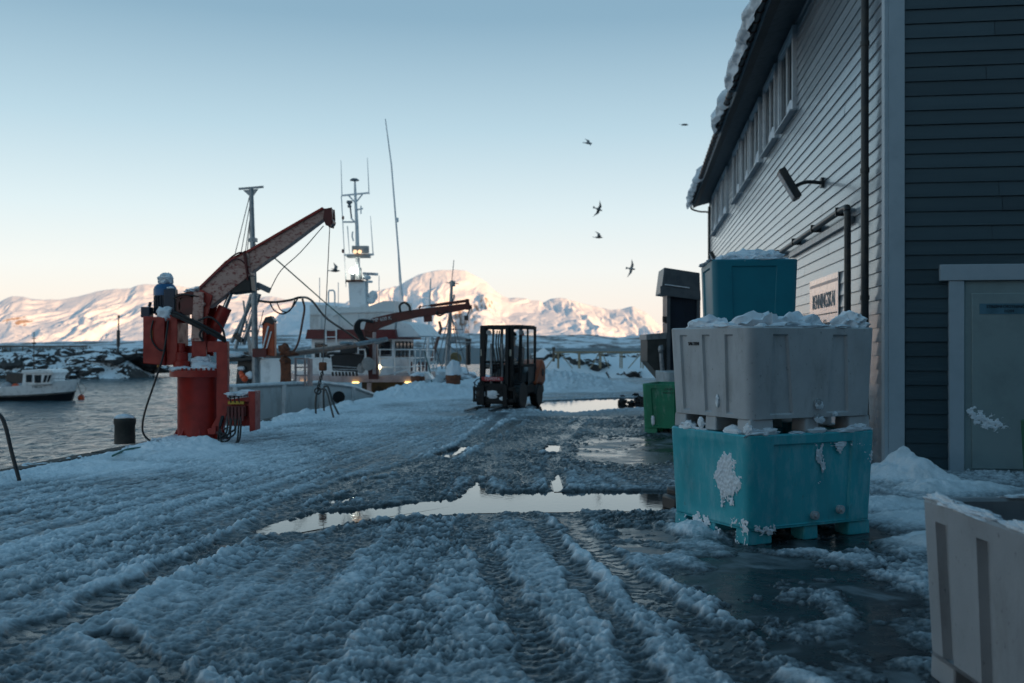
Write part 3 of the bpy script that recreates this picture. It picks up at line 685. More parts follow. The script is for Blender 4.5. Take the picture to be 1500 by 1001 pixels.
# elbow at the far end of the gutter
b = MB(); b.tube(curvept([W(u1-.25, zS-.13, OH+.10), W(u1-.28, zS-.30, OH+.06), W(u1-.5, zS-.45, .45), W(u1-.62, zS-.52, .08), W(u1-.65, zS-.9, .07), W(u1-.65, .1, .07)]), .04, 10); b.build('downpipe', DARK, bld)
# downpipes of the near corner, bracket and pipe run
b = MB(); b.tube([W(.72, .05, .12), W(.72, 3.4, .12), W(.72, 6.9, .12), W(.72, 7.2, .14), W(.72, zS-.33, OH+.02), W(.72, zS-.13, OH+.10)], .052, 14)
for z_ in (.6, 2.2, 3.9, 5.6): b.cyl(W(.72, z_, .12), W(.72, z_+.06, .12), .062, 14)
b.build('downpipe', DARK, bld)
b = MB(); b.tube(curvept([W(1.8, .05, .13), W(1.8, 2.0, .13), W(1.8, 3.35, .13), W(1.84, 3.52, .13), W(2.0, 3.60, .13), W(4, 3.60, .13), W(9, 3.58, .13), W(12.5, 3.56, .13)], 6), .048, 12)
for u_ in (2.4, 4.6, 6.8, 9.2): b.beam(W(u_, 3.6, .0), W(u_, 3.6, .19), .03, .13)
b.build('pipe_run', DARK, bld)
b = MB(); b.box(tuple(W(4.9, 3.43, .05)), (.06, 6.0, .10), (0, 0, -math.atan2(U.x, U.y))); b.build('cable_tray', STEEL, bld)
b = MB(); b.prism([W(.22, 0, .03), W(1.1, 0, .03), W(1.1, 0, .034), W(.22, 0, .034)], (0, 0, .01))
# windows of the upper floor
def window(ua, ub, z0, z1, parent):
    f = MB(); d = .10; cw = .11
    def bar(u_a, u_b, za, zb, dep, off0=.0):
        f.prism([W(u_a, za, off0), W(u_b, za, off0), W(u_b, zb, off0), W(u_a, zb, off0)], NO*dep)
    bar(ua, ua+cw, z0, z1, d); bar(ub-cw, ub, z0, z1, d); bar(ua+cw, ub-cw, z1-cw, z1, d-.004); bar(ua+cw, ub-cw, z0, z0+.08, d-.004)
    um = (ua+ub)/2
    for a_, c_ in ((ua+cw, um-.02), (um+.02, ub-cw)):
        bar(a_, a_+.06, z0+.08, z1-cw, .066); bar(c_-.06, c_, z0+.08, z1-cw, .066); bar(a_+.06, c_-.06, z1-cw-.06, z1-cw, .062); bar(a_+.06, c_-.06, z0+.08, z0+.14, .062)
    bar(um-.02, um+.02, z0+.08, z1-cw, .075)
    w_ = f.build('window', WTRIM, parent, bevel=.004)
    p = MB(); p.prism([W(ua+cw, z0+.08, .028), W(ub-cw, z0+.08, .028), W(ub-cw, z1-cw, .028), W(ua+cw, z1-cw, .028)], NO*.008); p.build('pane', PANE, w_)
    s_ = MB(); s_.prism([W(ua-.08, z0-.03, .0), W(ub+.08, z0-.03, .0), W(ub+.08, z0-.055, .17), W(ua-.08, z0-.055, .17)], (0, 0, .03)); s_.build('sill', TRIM, w_)
    rs = random.Random(int(ua*10)); k = MB()
    for i in range(3):
        uu = ua+cw+.15+rs.random()*.5; k.blob(W(uu, z0+.10, .07), (.05, .12+.1*rs.random(), .10+.16*rs.random()), seed=int(ua*7)+i, amp=.3, flat=.06)
    k.build('sill_snow', SNOW, w_)
for ua, ub in ((7.3, 9.45), (10.05, 12.2), (13.1, 15.4), (15.75, 17.9), (18.3, 20.6), (23.1, 25.35), (25.7, 28.0), (28.3, 30.5)):
    window(ua, ub, 6.30, 7.98, bld)
rs = random.Random(21)
# door in the gable wall
b = MB()
b.prism([FW(.73, 0, 0), FW(.907, 0, 0), FW(.907, 2.395, 0), FW(.73, 2.395, 0)], -U*.07)
b.prism([FW(2.10, 0, 0), FW(2.28, 0, 0), FW(2.28, 2.395, 0), FW(2.10, 2.395, 0)], -U*.07)
b.prism([FW(.62, 2.4, 0), FW(2.40, 2.4, 0), FW(2.40, 2.6, 0), FW(.62, 2.6, 0)], -U*.085)
b.build('door_surround', TRIM, bld, bevel=.006)
DOORM = mat('door_paint', (.27, .33, .33), .42, col2=(.21, .26, .26), scale=3, lo=.45, hi=.8)
b = MB(); b.prism([FW(.91, 0, .02), FW(2.097, 0, .02), FW(2.097, 2.392, .02), FW(.91, 2.392, .02)], -U*.016); fr = b.build('door_frame', DOORM, bld)
b = MB(); b.prism([FW(1.0, .05, .037), FW(2.0, .05, .037), FW(2.0, 2.24, .037), FW(1.0, 2.24, .037)], -U*.02); dr = b.build('door', DOORM, bld, bevel=.008)
b = MB(); b.cyl(FW(1.93, 1.05, .057), FW(1.93, 1.05, .11), .012); b.tube([FW(1.93, 1.05, .11), FW(1.81, 1.05, .11)], .011); b.build('handle', STEEL, dr)
b = MB(); 
gs_, gz_ = np.meshgrid(np.linspace(.93, 1.5, 110), np.linspace(.42, .86, 90), indexing='ij')
tt_ = (gs_-.97)/.42; dz_ = gz_-(.73-.17*tt_+.10*(tt_-.5)**2)
mk_ = .55-np.abs(dz_)/.075*.5-np.clip(np.abs(tt_-.45)-.35, 0, 9)*2.2+.5*fbm(gs_*14, gz_*18, 3, 91)+.25*fbm(gs_*50, gz_*50, 2, 92)
ow_ = .058+.018*np.clip(mk_, -.02, .6)
P3_ = np.array(CORN)-np.array(dr.location)[None, None]*0+gs_[..., None]*np.array(SS)-np.array(U)*ow_[..., None]; P3_[..., 2] += gz_; P3_ = P3_-np.array(CORN)
o_ = gridobj('snow_splash', P3_, 110, 90, SNOW, parent=dr, keep=(mk_ > 0)); o_['kind'] = 'stuff'
b = MB(); b.prism([FW(1.09, 1.98, .0575), FW(1.93, 1.98, .0575), FW(1.93, 2.11, .0575), FW(1.09, 2.11, .0575)], -U*.004)
SIGNB = mat('pale_blue_plate', (.10, .21, .27), .35)
ds = b.build('door_sign', SIGNB); tag(ds, 'small pale blue plate with two lines of black capitals on the grey door', 'sign')
text('STRØMFORSYNING KUNDER', .052, FW(1.51, 2.055, .063), SS, (0, 0, 1), 'lettering', INK, ds)
text('H204', .052, FW(1.44, 2.0, .063), SS, (0, 0, 1), 'lettering', INK, ds)
# snow on the roof: a thick sheet with broken slabs hanging over the gutter
def roofsnow():
    nu, ns = 900, 40; us = np.linspace(u0+.1, u1-.1, nu)
    chunk = np.clip(1.15*(1-sstep(16.8, 17.6, us)+sstep(25, 25.6, us)), 0, 1)
    notch = sstep(.05, .16, perlin(us*.42, us*0, 61)+.38)
    hang = chunk*(.35+.65*notch)
    edge = -OH+.75-.92*hang-.16*np.abs(perlin(us*.8, us*0, 62))*chunk
    th = .22+.30*chunk+.16*fbm(us*.5+8, us*0, 2, 63)
    out = np.zeros((nu, ns, 3))
    for j in range(ns):
        t_ = j/(ns-1)
        if t_ < .5:
            a = t_/.5; s_ = edge-.10*np.sin(a*math.pi)+.05*np.sin(a*9+perlin(us*1.1, us*0, 66)*4)*a; z_ = .185+th*a-.05*(1-a)*chunk
        else:
            a = (t_-.5)/.5; s_ = edge+a**1.4*3.4; z_ = .185+th*(1+.12*np.sin(a*3))
        nz_ = .11*fbm(us*.75, np.full_like(us, j*.06), 3, 64)+.012*perlin(us*6, np.full_like(us, j*.4), 67)
        sc_ = np.minimum(s_, WID/2-.1)
        p = np.array(CORN)[None]+np.array(U)[None]*us[:, None]+np.array(SS)[None]*(sc_+nz_*.8)[:, None]
        p[:, 2] += EAVE+.05+sc_*RISE+z_+nz_*.5
        out[:, j] = p
    o = gridobj('roof_snow', out, nu, ns, SNOW)
    o.data.transform(Matrix.Translation(-CORN)); o.parent = bld; o['kind'] = 'stuff'
roofsnow()
# signs and lamps on the long wall
BOARD = mat('white_sign_board', (.62, .64, .66), .16, spec=.7, coat=.5)
b = MB(); b.prism([W(2.94, 1.5, .032), W(5.57, 1.5, .032), W(5.57, 2.74, .032), W(2.94, 2.74, .032)], NO*.015)
sg = b.build('wall_sign', BOARD); tag(sg, 'large white board with dark capitals and a blue stripe on the clapboard wall', 'sign')
NAVY = mat('navy_stripe', (.01, .03, .12), .3)
b = MB(); b.prism([W(2.98, 2.60, .048), W(5.53, 2.60, .048), W(5.53, 2.65, .048), W(2.98, 2.65, .048)], NO*.002); b.build('stripe', NAVY, sg)
b = MB(); b.prism([W(3.02, 2.10, .048), W(5.50, 2.10, .048), W(5.50, 2.12, .048), W(3.02, 2.12, .048)], NO*.002); b.build('stripe', INK, sg)
FADE = mat('faded_lettering', (.20, .205, .22), .5)
text('RENNINGSKAI', .36, W(4.22, 2.22, .0505), -U, (0, 0, 1), 'lettering', FADE, sg, sx=.9)
text('er for fiskemottak', .22, W(3.95, 1.87, .0505), -U, (0, 0, 1), 'lettering', FADE, sg)
text('og landstrøm', .20, W(3.9, 1.60, .0505), -U, (0, 0, 1), 'lettering', FADE, sg)
b = MB(); b.prism([W(6.22, .9, .032), W(6.71, .9, .032), W(6.71, 2.16, .032), W(6.22, 2.16, .032)], NO*.02); b.prism([W(6.70, .95, .034), W(6.77, .95, .034), W(6.77, 2.1, .034), W(6.70, 2.1, .034)], NO*.01)
b.prism([W(6.76, .9, .032), W(7.28, .9, .032), W(7.28, 2.16, .032), W(6.76, 2.16, .032)], NO*.02)
nb = b.build('notice_board', BOARD); tag(nb, 'narrow pair of white panels low on the clapboard wall, left of the lettered board', 'panel')
def floodlight(u_, z_):
    t_ = thing('wall_lamp', tuple(W(u_, z_, .02)))
    b = MB(); b.box(tuple(W(u_, z_, .045)), (.05, .16, .16), (0, 0, -.13)); b.tube(curvept([W(u_, z_, .06), W(u_+.02, z_+.02, .3), W(u_+.03, z_-.05, .50)], 5), .032, 8); b.build('arm', DARK, t_)
    b = MB(); a = W(u_+.05, z_+.24, .72); c = W(u_+.02, z_-.26, .44); b.beam(a, c, .12, .34, up=U); b.build('lamp_head', DARK, t_, bevel=.012)
    d = (c-a).normalized(); n_ = d.cross(U).normalized(); n_ = n_ if n_.z < 0 else -n_
    b = MB(); b.beam(a+d*.04+n_*.062, c-d*.04+n_*.062, .012, .28, up=U); b.build('lamp_glass', mat('frosted_lamp_glass', (.35, .37, .39), .2), t_)
    return t_
tag(floodlight(4.35, 4.35), 'dark slanted floodlight on a wall arm above the pipe run', 'lamp')
tag(floodlight(21.8, 4.55), 'small distant floodlight on the far part of the wall above the blue tub', 'lamp')

# unseen hall with a roof, added close behind the camera to darken the foreground
ph = thing('shade_hall', (6, -4.2, 0))
b = MB(); b.prism([(-6.3, -4.15, 5.6), (22, -4.15, 5.6), (22, 2.7, 4.7), (-6.3, 2.7, 4.7)], (0, 0, .18)); b.build('shade_canopy', ROOFM, ph); tag(ph, 'tall dark unseen hall added behind the camera to shade the foreground', 'building')
b = MB(); b.prism([(-6.5, -4.2, 0), (22, -4.2, 0), (22, -18, 0), (-6.5, -18, 0)], (0, 0, 9.5)); b.build('wall', ROOFM, ph)
b = MB(); b.prism([(-7, -3.2, 9.5), (-7, -19, 9.5), (-7, -11.1, 12.5)], (29.5, 0, 0)); b.build('roof', ROOFM, ph)
b = MB(); b.prism([(2, -4.19, 0), (6, -4.19, 0), (6, -4.19, 4), (2, -4.19, 4)], (0, .05, 0)); b.build('gate', DOORM, ph)
# ---------------------------------------------------------------- fish tubs
def tub(L, Wd, H, m, gl, gs, base=.12, inner=None, plugs=(), nm='fish_tub'):
    """gl / gs: grooves of the long / short sides as (s0, s1, s0b, s1b, depth, z0, z1) with s in -.5..0.5"""
    root = thing(nm); r_ = .075; b = MB()
    lo, tp = .945, 1.0
    def ring(z, on, inset=0.0, k=None):
        f = lo+(tp-lo)*(z/H) if k is None else k
        hx, hy = L/2*f-inset, Wd/2*f-inset; rr = max(r_-inset, .03); pts = []
        t_ = z/H
        for side in range(4):
            ln, gv = ((hx, gl), (hy, gs), (hx, gl), (hy, gs))[side]
            e_ = ln-rr; ss = [-1.0]
            ds = []
            for g in gv:
                a0 = g[2]+(g[0]-g[2])*t_; a1 = g[3]+(g[1]-g[3])*t_
                dd_ = g[4] if on and g[5] < z < g[6] else 0
                w_ = .012
                ds += [(a0*2-w_, 0), (a0*2+w_, dd_), (a1*2-w_, dd_), (a1*2+w_, 0)]
            seq = [(-1, 0)]+ds+[(1, 0)]
            for s_, d_ in seq:
                q_ = s_*e_; hh = (hy, hx, hy, hx)[side]-d_
                pts.append(((q_, -hh), (hh, q_), (-q_, hh), (-hh, -q_))[side])
            cx, cy = ((hx-rr, -hy+rr), (hx-rr, hy-rr), (-hx+rr, hy-rr), (-hx+rr, -hy+rr))[side]
            for k_ in range(1, 5):
                a = -math.pi/2+side*math.pi/2+math.pi/2*k_/5; pts.append((cx+rr*math.cos(a), cy+rr*math.sin(a)))
        return [Vector((p[0], p[1], z)) for p in pts]
    g0 = (gl or gs)[0] if (gl or gs) else (0, 0, 0, 0, 0, .2*H, .8*H)
    zs = [(base, False), (base+.02, False), (g0[5], False), (g0[5]+.014, True)]
    zs += [(g0[5]+(g0[6]-g0[5])*k/6, True) for k in range(1, 6)]+[(g0[6]-.014, True), (g0[6], False), (H-.05, False), (H-.012, False)]
    rings = [ring(z, on) for z, on in zs]+[ring(H, False, .012)]+[ring(H, False, .05), ring(H-.015, False, .062), ring(base+.06, False, .075)]
    nR = len(rings[0]); vs = [v for rg in rings for v in rg]; fs = []
    for i in range(len(rings)-1):
        for k in range(nR): fs.append((i*nR+k, i*nR+(k+1) % nR, (i+1)*nR+(k+1) % nR, (i+1)*nR+k))
    fs.append(tuple(range(nR-1, -1, -1))); fs.append(tuple(range((len(rings)-1)*nR, len(rings)*nR)))
    b.add(vs, fs); b.build('tub_body', m, root, angle=32)
    b = MB()                                 # feet: corners, mid sides, with fork openings between
    for ix, xx in enumerate((-L*.465+.11, 0, L*.465-.11)):
        for iy, yy in enumerate((-Wd*.465+.085, 0, Wd*.465-.085)):
            b = MB(); b.box((xx, yy, base/2), ((.24, .15, .24)[ix], (.17, .15, .17)[iy], base+.002), taper=.96); b.build('foot_block', m, root, bevel=.012)
    for (side, s_, z_) in plugs:
        b = MB(); f = lo+(1-lo)*z_/H
        c = Vector((s_*L, -Wd/2*f, z_)) if side == 'l' else Vector((-L/2*f, s_*Wd, z_))
        d = Vector((0, -1, 0)) if side == 'l' else Vector((-1, 0, 0))
        b.tube([c+d*-.02, c+d*.014], .036, 16); b.tube([c+d*.014, c+d*.03], .02, 12, .016)
        b.build('drain_plug', mat('plug_plastic', (.45, .47, .49), .5), root)
    return root
def splat(root, face, c1, z0, r1, rz, off, n, seed, name='stuck_snow', th=.10, sz=.024):
    N = 70; a, z_ = np.meshgrid(np.linspace(-1.5, 1.5, N), np.linspace(-1.5, 1.5, N), indexing='ij')
    uu, zz = c1+a*r1, z0+z_*rz
    mk = .42-th-.55*(a*a+z_*z_)**.75+.55*fbm(uu*9+seed, zz*7, 2, seed)+.28*fbm(uu*34, zz*34+seed, 3, seed+1)
    outw = .002+.020*np.clip(mk, -.02, .5)+.008*fbm(uu*45, zz*45, 2, seed+2)*np.clip(mk*3, 0, 1)
    P3 = np.stack([off-outw, uu, zz], -1) if face == 's' else np.stack([uu, off-outw, zz], -1)
    if (mk > 0).sum() > 12:
        o = gridobj(name, P3, N, N, SNOW, parent=root, keep=(mk > 0)); o['kind'] = 'stuff'
def place(o, x, y, z, yaw): o.location = (x, y, z); o.rotation_euler = (0, 0, yaw)
FY = math.atan2(.425, .905)
GB_l = [(-.345, .345, -.33, .33, .020, .13, .80)]; GB_s = [(-.36, .36, -.34, .34, .006, .13, .80)]
GG_l = [(-.36, -.25, -.40, -.18, .022, .15, .80), (.17, .28, .12, .34, .022, .15, .80)]
GG_s = [(-.40, -.30, -.40, -.31, .022, .15, .80), (-.07, .03, -.06, .03, .022, .15, .80), (.25, .35, .25, .34, .022, .15, .80)]
def heapsnow(root, items, name='snow_cap'):
    b = MB()
    for (x_, y_, z_, rx, ry, rz, sd) in items: b.blob((x_, y_, z_), (rx, ry, rz), seed=sd, amp=.42, n=4 if rx > .1 else 3, freq=1.9)
    return b.build(name, SNOW, root, angle=70)
FX, FYc = 2.237, 8.627
t1 = tub(1.36, 1.10, .88, TEAL, GB_l, GB_s, plugs=(('l', .02, .20), ('l', .22, .23)))
def rimsnow(n_, seed, L, Wd, z, skip=0.0):
    rs = random.Random(seed); o_ = []
    for i in range(n_):
        if rs.random() < .5: x_, y_ = rs.uniform(-L/2, L/2)*.74, rs.choice((-1, 1))*(Wd/2-.03)
        else: x_, y_ = rs.choice((-1, 1))*(L/2-.03), rs.uniform(-Wd/2, Wd/2)*.70
        k = rs.uniform(.03, .06); lx = abs(abs(y_)-(Wd/2-.03)) < .001; e_ = rs.uniform(1.5, 4.0); o_.append((x_, y_, z+.003, k*(e_ if lx else .8), k*(.8 if lx else e_), k*.32, i+seed))
    return o_
heapsnow(t1, [(-.5, -.50, .89, .16, .05, .05, 1), (-.62, -.3, .89, .05, .12, .05, 2), (-.64, .3, .89, .05, .1, .05, 3), (.5, -.5, .89, .12, .04, .04, 4), (.05, -.52, .89, .1, .03, .03, 5)]+rimsnow(16, 3, 1.34, 1.08, .88), 'rim_snow')
splat(t1, 's', -.27, .52, .13, .21, -.660, 420, 3, th=-.30); splat(t1, 's', -.25, .40, .09, .13, -.654, 160, 4); splat(t1, 's', -.42, .08, .12, .14, -.648, 160, 5); splat(t1, 's', .10, .08, .25, .08, -.645, 120, 6, th=.0)
splat(t1, 'l', .25, .78, .30, .07, -.535, 130, 7, 'frost', .12, .012); splat(t1, 'l', .08, .64, .05, .16, -.527, 60, 8, 'frost', .05, .012); splat(t1, 'l', .58, .72, .07, .12, -.53, 60, 9, 'frost', .05, .013); splat(t1, 'l', -.5, .12, .12, .06, -.522, 60, 10)
place(t1, FX, FYc, 0, FY); tag(t1, 'teal fish tub at the bottom of the front stack, snow stuck to its side', 'tub', 'insulated fish tubs on the quay')
t2 = tub(1.36, 1.10, .86, GREYP, GG_l, GG_s, plugs=(('l', .03, .24), ('l', .03, .12)))
heapsnow(t2, [(-.44, .28, .85, .14, .22, .10, 31), (-.25, -.18, .82, .26, .24, .16, 32), (.12, -.22, .83, .24, .2, .14, 33), (.56, -.36, .87, .11, .16, .11, 34), (-.54, 0, .86, .07, .2, .05, 35), (0, .15, .70, .40, .30, .14, 36)]+rimsnow(12, 6, 1.34, 1.08, .86), 'snow_cap')
heapsnow(t2, [(-.66, -.12, .25, .012, .02, .05, 37), (-.645, .12, .05, .02, .04, .05, 38), (-.63, -.47, .04, .03, .05, .05, 39), (.05, -.54, .22, .04, .012, .035, 40), (.22, -.54, .14, .03, .01, .02, 41), (.05, -.545, .10, .05, .012, .03, 42)], 'stuck_snow')
dL = Vector((-math.sin(FY), math.cos(FY), 0)); dB = Vector((math.cos(FY), math.sin(FY), 0))
text('SALTEN', .042, Vector((-.6795, .18, .71)), (0, -1, 0), (-.055, 0, 1), 'lettering', INK, t2)
place(t2, FX, FYc, .884, FY+.02); tag(t2, 'light grey ribbed fish tub heaped with snow on top of the teal tub', 'tub', 'insulated fish tubs on the quay')
# second stack, behind the first
r1 = tub(1.36, 1.03, .88, TEALB, GB_l, [(-.32, .30, -.30, .28, .014, .13, .86)])
heapsnow(r1, [(-.15, 0, .86, .50, .36, .17, 51), (-.40, -.2, .87, .2, .2, .12, 52), (-.4, .3, .87, .22, .16, .08, 53)]+rimsnow(16, 8, 1.34, 1.1, .88), 'snow_cap')
RX, RY, RYAW = 3.0, 12.72, R(-95+180)
place(r1, RX, RY, 1.755, RYAW); tag(r1, 'deep teal tub crowning the rear stack, snow heaped over its rim', 'tub', 'insulated fish tubs on the quay')
r2 = tub(1.36, 1.12, .88, GREYP2, GG_l, GG_s); place(r2, RX, RY, .878, RYAW+.02); tag(r2, 'grey tub in the middle of the rear stack, under the deep teal tub', 'tub', 'insulated fish tubs on the quay')
r3 = copytree(r1); r3.location = (RX, RY, 0)
for ch in [x_ for x_ in COL.objects if x_.parent == r3 and x_.name.startswith('snow')]: bpy.data.objects.remove(ch)
r3['label'] = 'deep teal tub standing on the ground under the rear stack'
# near tub at the right edge
n1_ = tub(1.36, 1.10, .86, GREYP2, [(-.42, -.33, -.41, -.33, .04, .12, .77), (-.10, -.02, -.10, -.02, .04, .12, .77), (.22, .30, .22, .30, .04, .12, .77)], GG_s)
heapsnow(n1_, [(.3, -.50, .865, .24, .045, .03, 61), (-.5, -.51, .865, .16, .04, .03, 62), (.62, -.36, .86, .05, .2, .045, 63), (.64, .1, .86, .05, .2, .03, 66), (-.1, -.51, .866, .12, .03, .02, 64), (-.60, .2, .865, .04, .16, .03, 65), (.45, .3, .45, .3, .3, .12, 67)]+rimsnow(18, 11, 1.34, 1.08, .86), 'rim_snow')
place(n1_, 2.0+.55, 4.86-.68, 0, R(-88)); n1_.rotation_euler = (0, 0, R(-88)); tag(n1_, 'open warm grey tub cut by the right edge of the view, snow along its rim', 'tub', 'insulated fish tubs on the quay')
g1 = tub(1.30, 1.10, .905, GREENP, [(-.42, -.33, -.40, -.32, .022, .15, .82), (-.05, .05, -.05, .05, .022, .15, .82), (.33, .42, .32, .40, .022, .15, .82)], GG_s)
text('LERØY', .06, Vector((-.16, -.546, .79)), (1, 0, 0), (0, -.03, 1), 'lettering', INK, g1)
text('HAVN 21', .05, Vector((-.16, -.545, .73)), (1, 0, 0), (0, -.03, 1), 'lettering', INK, g1)
heapsnow(g1, [(-.45, -.53, .25, .03, .012, .09, 71)], 'stuck_snow')
place(g1, 3.12, 18.02, 0, math.atan2(-.5, .85)+.15); tag(g1, 'bright green fish tub on wet asphalt left of the front stack', 'tub', 'insulated fish tubs on the quay')
g2 = tub(1.3, 1.1, 1.07, mat('pale_grey_plastic', (.42, .47, .5), .5), GG_l, GG_s); place(g2, 3.62, 19.95, 0, R(4)); tag(g2, 'pale blue grey tub standing behind the bright green tub', 'tub', 'insulated fish tubs on the quay')
g3 = tub(1.3, 1.1, .86, DKGREEN, GG_l, GG_s); heapsnow(g3, [(-.5, -.2, .8, .2, .3, .1, 81)], 'snow_cap'); place(g3, 5.05+.66, 9.4, 0, R(3)); tag(g3, 'dark green tub in front of the grey door at the right edge', 'tub', 'insulated fish tubs on the quay')

b = MB(); g = G(986, 746); b.box((g.x, g.y, .06), (.11, .3, .15), (0, 0, .3)); b.box((g.x+.05, g.y+.1, .10), (.12, .2, .2), (0, 0, .5)); tag(b.build('rubber_block', BLACK, bevel=.03), 'small black rubber block on the ground at the left foot of the teal tub', 'block')
# ---------------------------------------------------------------- ice chute beside the building
ch = thing('ice_chute', (3.7, 21.6, 0)); tag(ch, 'dark ice chute with grey sheet metal hood and side hopper behind the green tub', 'chute')
Yc = 21.0
NAVYM = mat('dark_navy_sheet', (.008, .016, .035), .4)
GREYM = mat('grey_sheet_metal', (.14, .155, .17), .42, .4, col2=(.10, .115, .13), scale=4)
b = MB(); b.prism([P(980, 425, Yc), P(1024, 428, Yc), P(1024, 628, Yc), P(980, 628, Yc)], (0, .9, 0)); b.build('tower', NAVYM, ch, bevel=.01)
b = MB(); b.prism([P(973, 392, Yc-.1), P(1025, 400, Yc-.1), P(1026, 437, Yc-.1), P(968, 430, Yc-.1)], (.05, 1.15, 0)); hd = b.build('hood', GREYM, ch, bevel=.012)
b = MB(); b.prism([P(967.5, 419, Yc-.15), P(1026, 426, Yc-.15), P(1026.5, 440, Yc-.15), P(967, 432, Yc-.15)], (0, .03, 0)); b.build('hood_lip', GREYM, hd)
b = MB(); b.beam(P(974, 417, Yc-.12), P(1010, 422, Yc-.12), .05, .02); b.build('snow_line', SNOW, hd)
b = MB(); b.beam(P(979, 430, Yc-.05), P(979, 628, Yc-.05), .07, .07); b.beam(P(1023, 430, Yc-.05), P(1023, 628, Yc-.05), .07, .07); b.build('corner_post', GREYM, ch)
b = MB(); b.prism([P(948, 496, Yc), P(981, 494, Yc), P(981, 562, Yc), P(975, 562, Yc), P(948, 530, Yc)], (0, 1.1, 0)); hp = b.build('hopper', mat('olive_grey_sheet', (.055, .058, .055), .5), ch, bevel=.01)
b = MB(); b.prism([P(947, 490, Yc-.03), P(982, 487, Yc-.03), P(982, 496, Yc-.03), P(947, 498, Yc-.03)], (0, 1.16, 0)); b.build('hopper_rim', STEEL, hp)
b = MB(); b.tube(curvept([P(968, 512, Yc-.12), P(970, 540, Yc-.12), P(974, 575, Yc-.12), P(976, 628, Yc-.12)]), .05, 10); b.blob(P(968, 512, Yc-.14), (.06, .05, .10), 4, .2); b.build('pipe', STEEL, ch)
b = MB(); b.box(tuple(P(974, 468, Yc)), (.10, .08, .12)); b.cyl(P(974, 472, Yc), P(982, 476, Yc), .02); b.build('work_lamp', DARK, ch)

# ---------------------------------------------------------------- red quay crane
YC = 16.3
cr = thing('quay_crane', tuple(P(291, 648, YC))); tag(cr, 'red hydraulic quay crane with worn boom, thick pedestal and blue motor at the water edge', 'crane')
def C(px, py, dy=0.0): return P(px, py, YC)+Vector((0, dy, 0))
cx = C(293, 648); ax = cx.x
b = MB(); b.lathe((ax, YC, 0), [(.40, -.02), (.40, .03), (.352, .06), (.352, 1.06), (.372, 1.09), (.44, 1.10), (.44, 1.10)], 40)
for k in range(8):
    a = 2*math.pi*(k+.35)/8; d = Vector((math.cos(a), math.sin(a), 0)); p = Vector((ax, YC, 0)); tq = Vector((-d.y, d.x, 0))*.012
    b.prism([p+d*.34-tq, p+d*.47-tq, p+d*.46+Vector((0, 0, .04))-tq, p+d*.34+Vector((0, 0, .26))-tq], tq*2)
b.build('pedestal', RED, cr)
b = MB(); b.lathe((ax, YC, 0), [(.44, 1.075), (.475, 1.08), (.475, 1.185), (.44, 1.19), (.30, 1.19)], 40); fl = b.build('flange', RED, cr, angle=30)
b = MB()
for k in range(36):
    a = 2*math.pi*k/36; b.cyl((ax+.445*math.cos(a), YC+.445*math.sin(a), 1.185), (ax+.445*math.cos(a), YC+.445*math.sin(a), 1.225), .018, 6)
b.build('bolt_ring', RED, fl)
b = MB(); b.lathe((ax, YC, 0), [(.20, 1.18), (.20, 1.28), (.14, 1.30), (.14, 1.40), (.10, 1.42), (.10, 1.60), (.13, 1.62), (.13, 1.70)], 24)
b.lathe((C(272, 500).x, YC-.2, 0), [(.13, 1.18), (.13, 1.33), (.10, 1.34), (.10, 1.47), (.06, 1.48), (.06, 1.62)], 16); b.build('slewing_column', RED, cr)
b = MB(); b.blob((ax+.16, YC-.22, 1.22), (.26, .16, .09), 3, .4, n=3); b.blob((ax+.05, YC-.12, 1.30), (.15, .15, .15), 5, .4, n=3); b.blob((ax-.2, YC-.3, 1.2), (.2, .12, .05), 6, .3, n=3); b.build('snow_cap', SNOW, cr, angle=70)
# mast plates
b = MB()
for dy in (-.22, .16): b.prism([C(287, 522, dy), C(308, 522, dy), C(308, 470, dy), C(317, 434, dy), C(300, 425, dy), C(287, 438, dy)], (0, .05, 0))
b.prism([C(287, 492, -.2), C(304, 492, -.2), C(304, 482, -.2), C(287, 482, -.2)], (0, .4, 0)); b.build('mast_plate', RED, cr, bevel=.006)
b = MB(); b.prism([C(288, 500, -.29), C(304, 500, -.29), C(306, 430, -.29), C(292, 428, -.29)], (0, .05, 0)); b.cyl(C(305, 447, -.32), C(305, 447, .24), .035, 14); b.build('king_post', REDWORN, cr, bevel=.006)
b = MB(); b.cyl(C(282, 449, -.22), C(282, 449, .24), .13, 22); b.cyl(C(282, 449, -.24), C(282, 449, -.21), .15, 22); b.cyl(C(282, 449, .22), C(282, 449, .26), .15, 22)
b.prism([C(266, 432, -.26), C(296, 428, -.26), C(298, 434, -.26), C(268, 438, -.26)], (0, .5, 0)); b.prism([C(266, 435, -.24), C(271, 435, -.24), C(271, 466, -.24), C(266, 466, -.24)], (0, .5, 0)); b.build('winch', DKRED, cr)
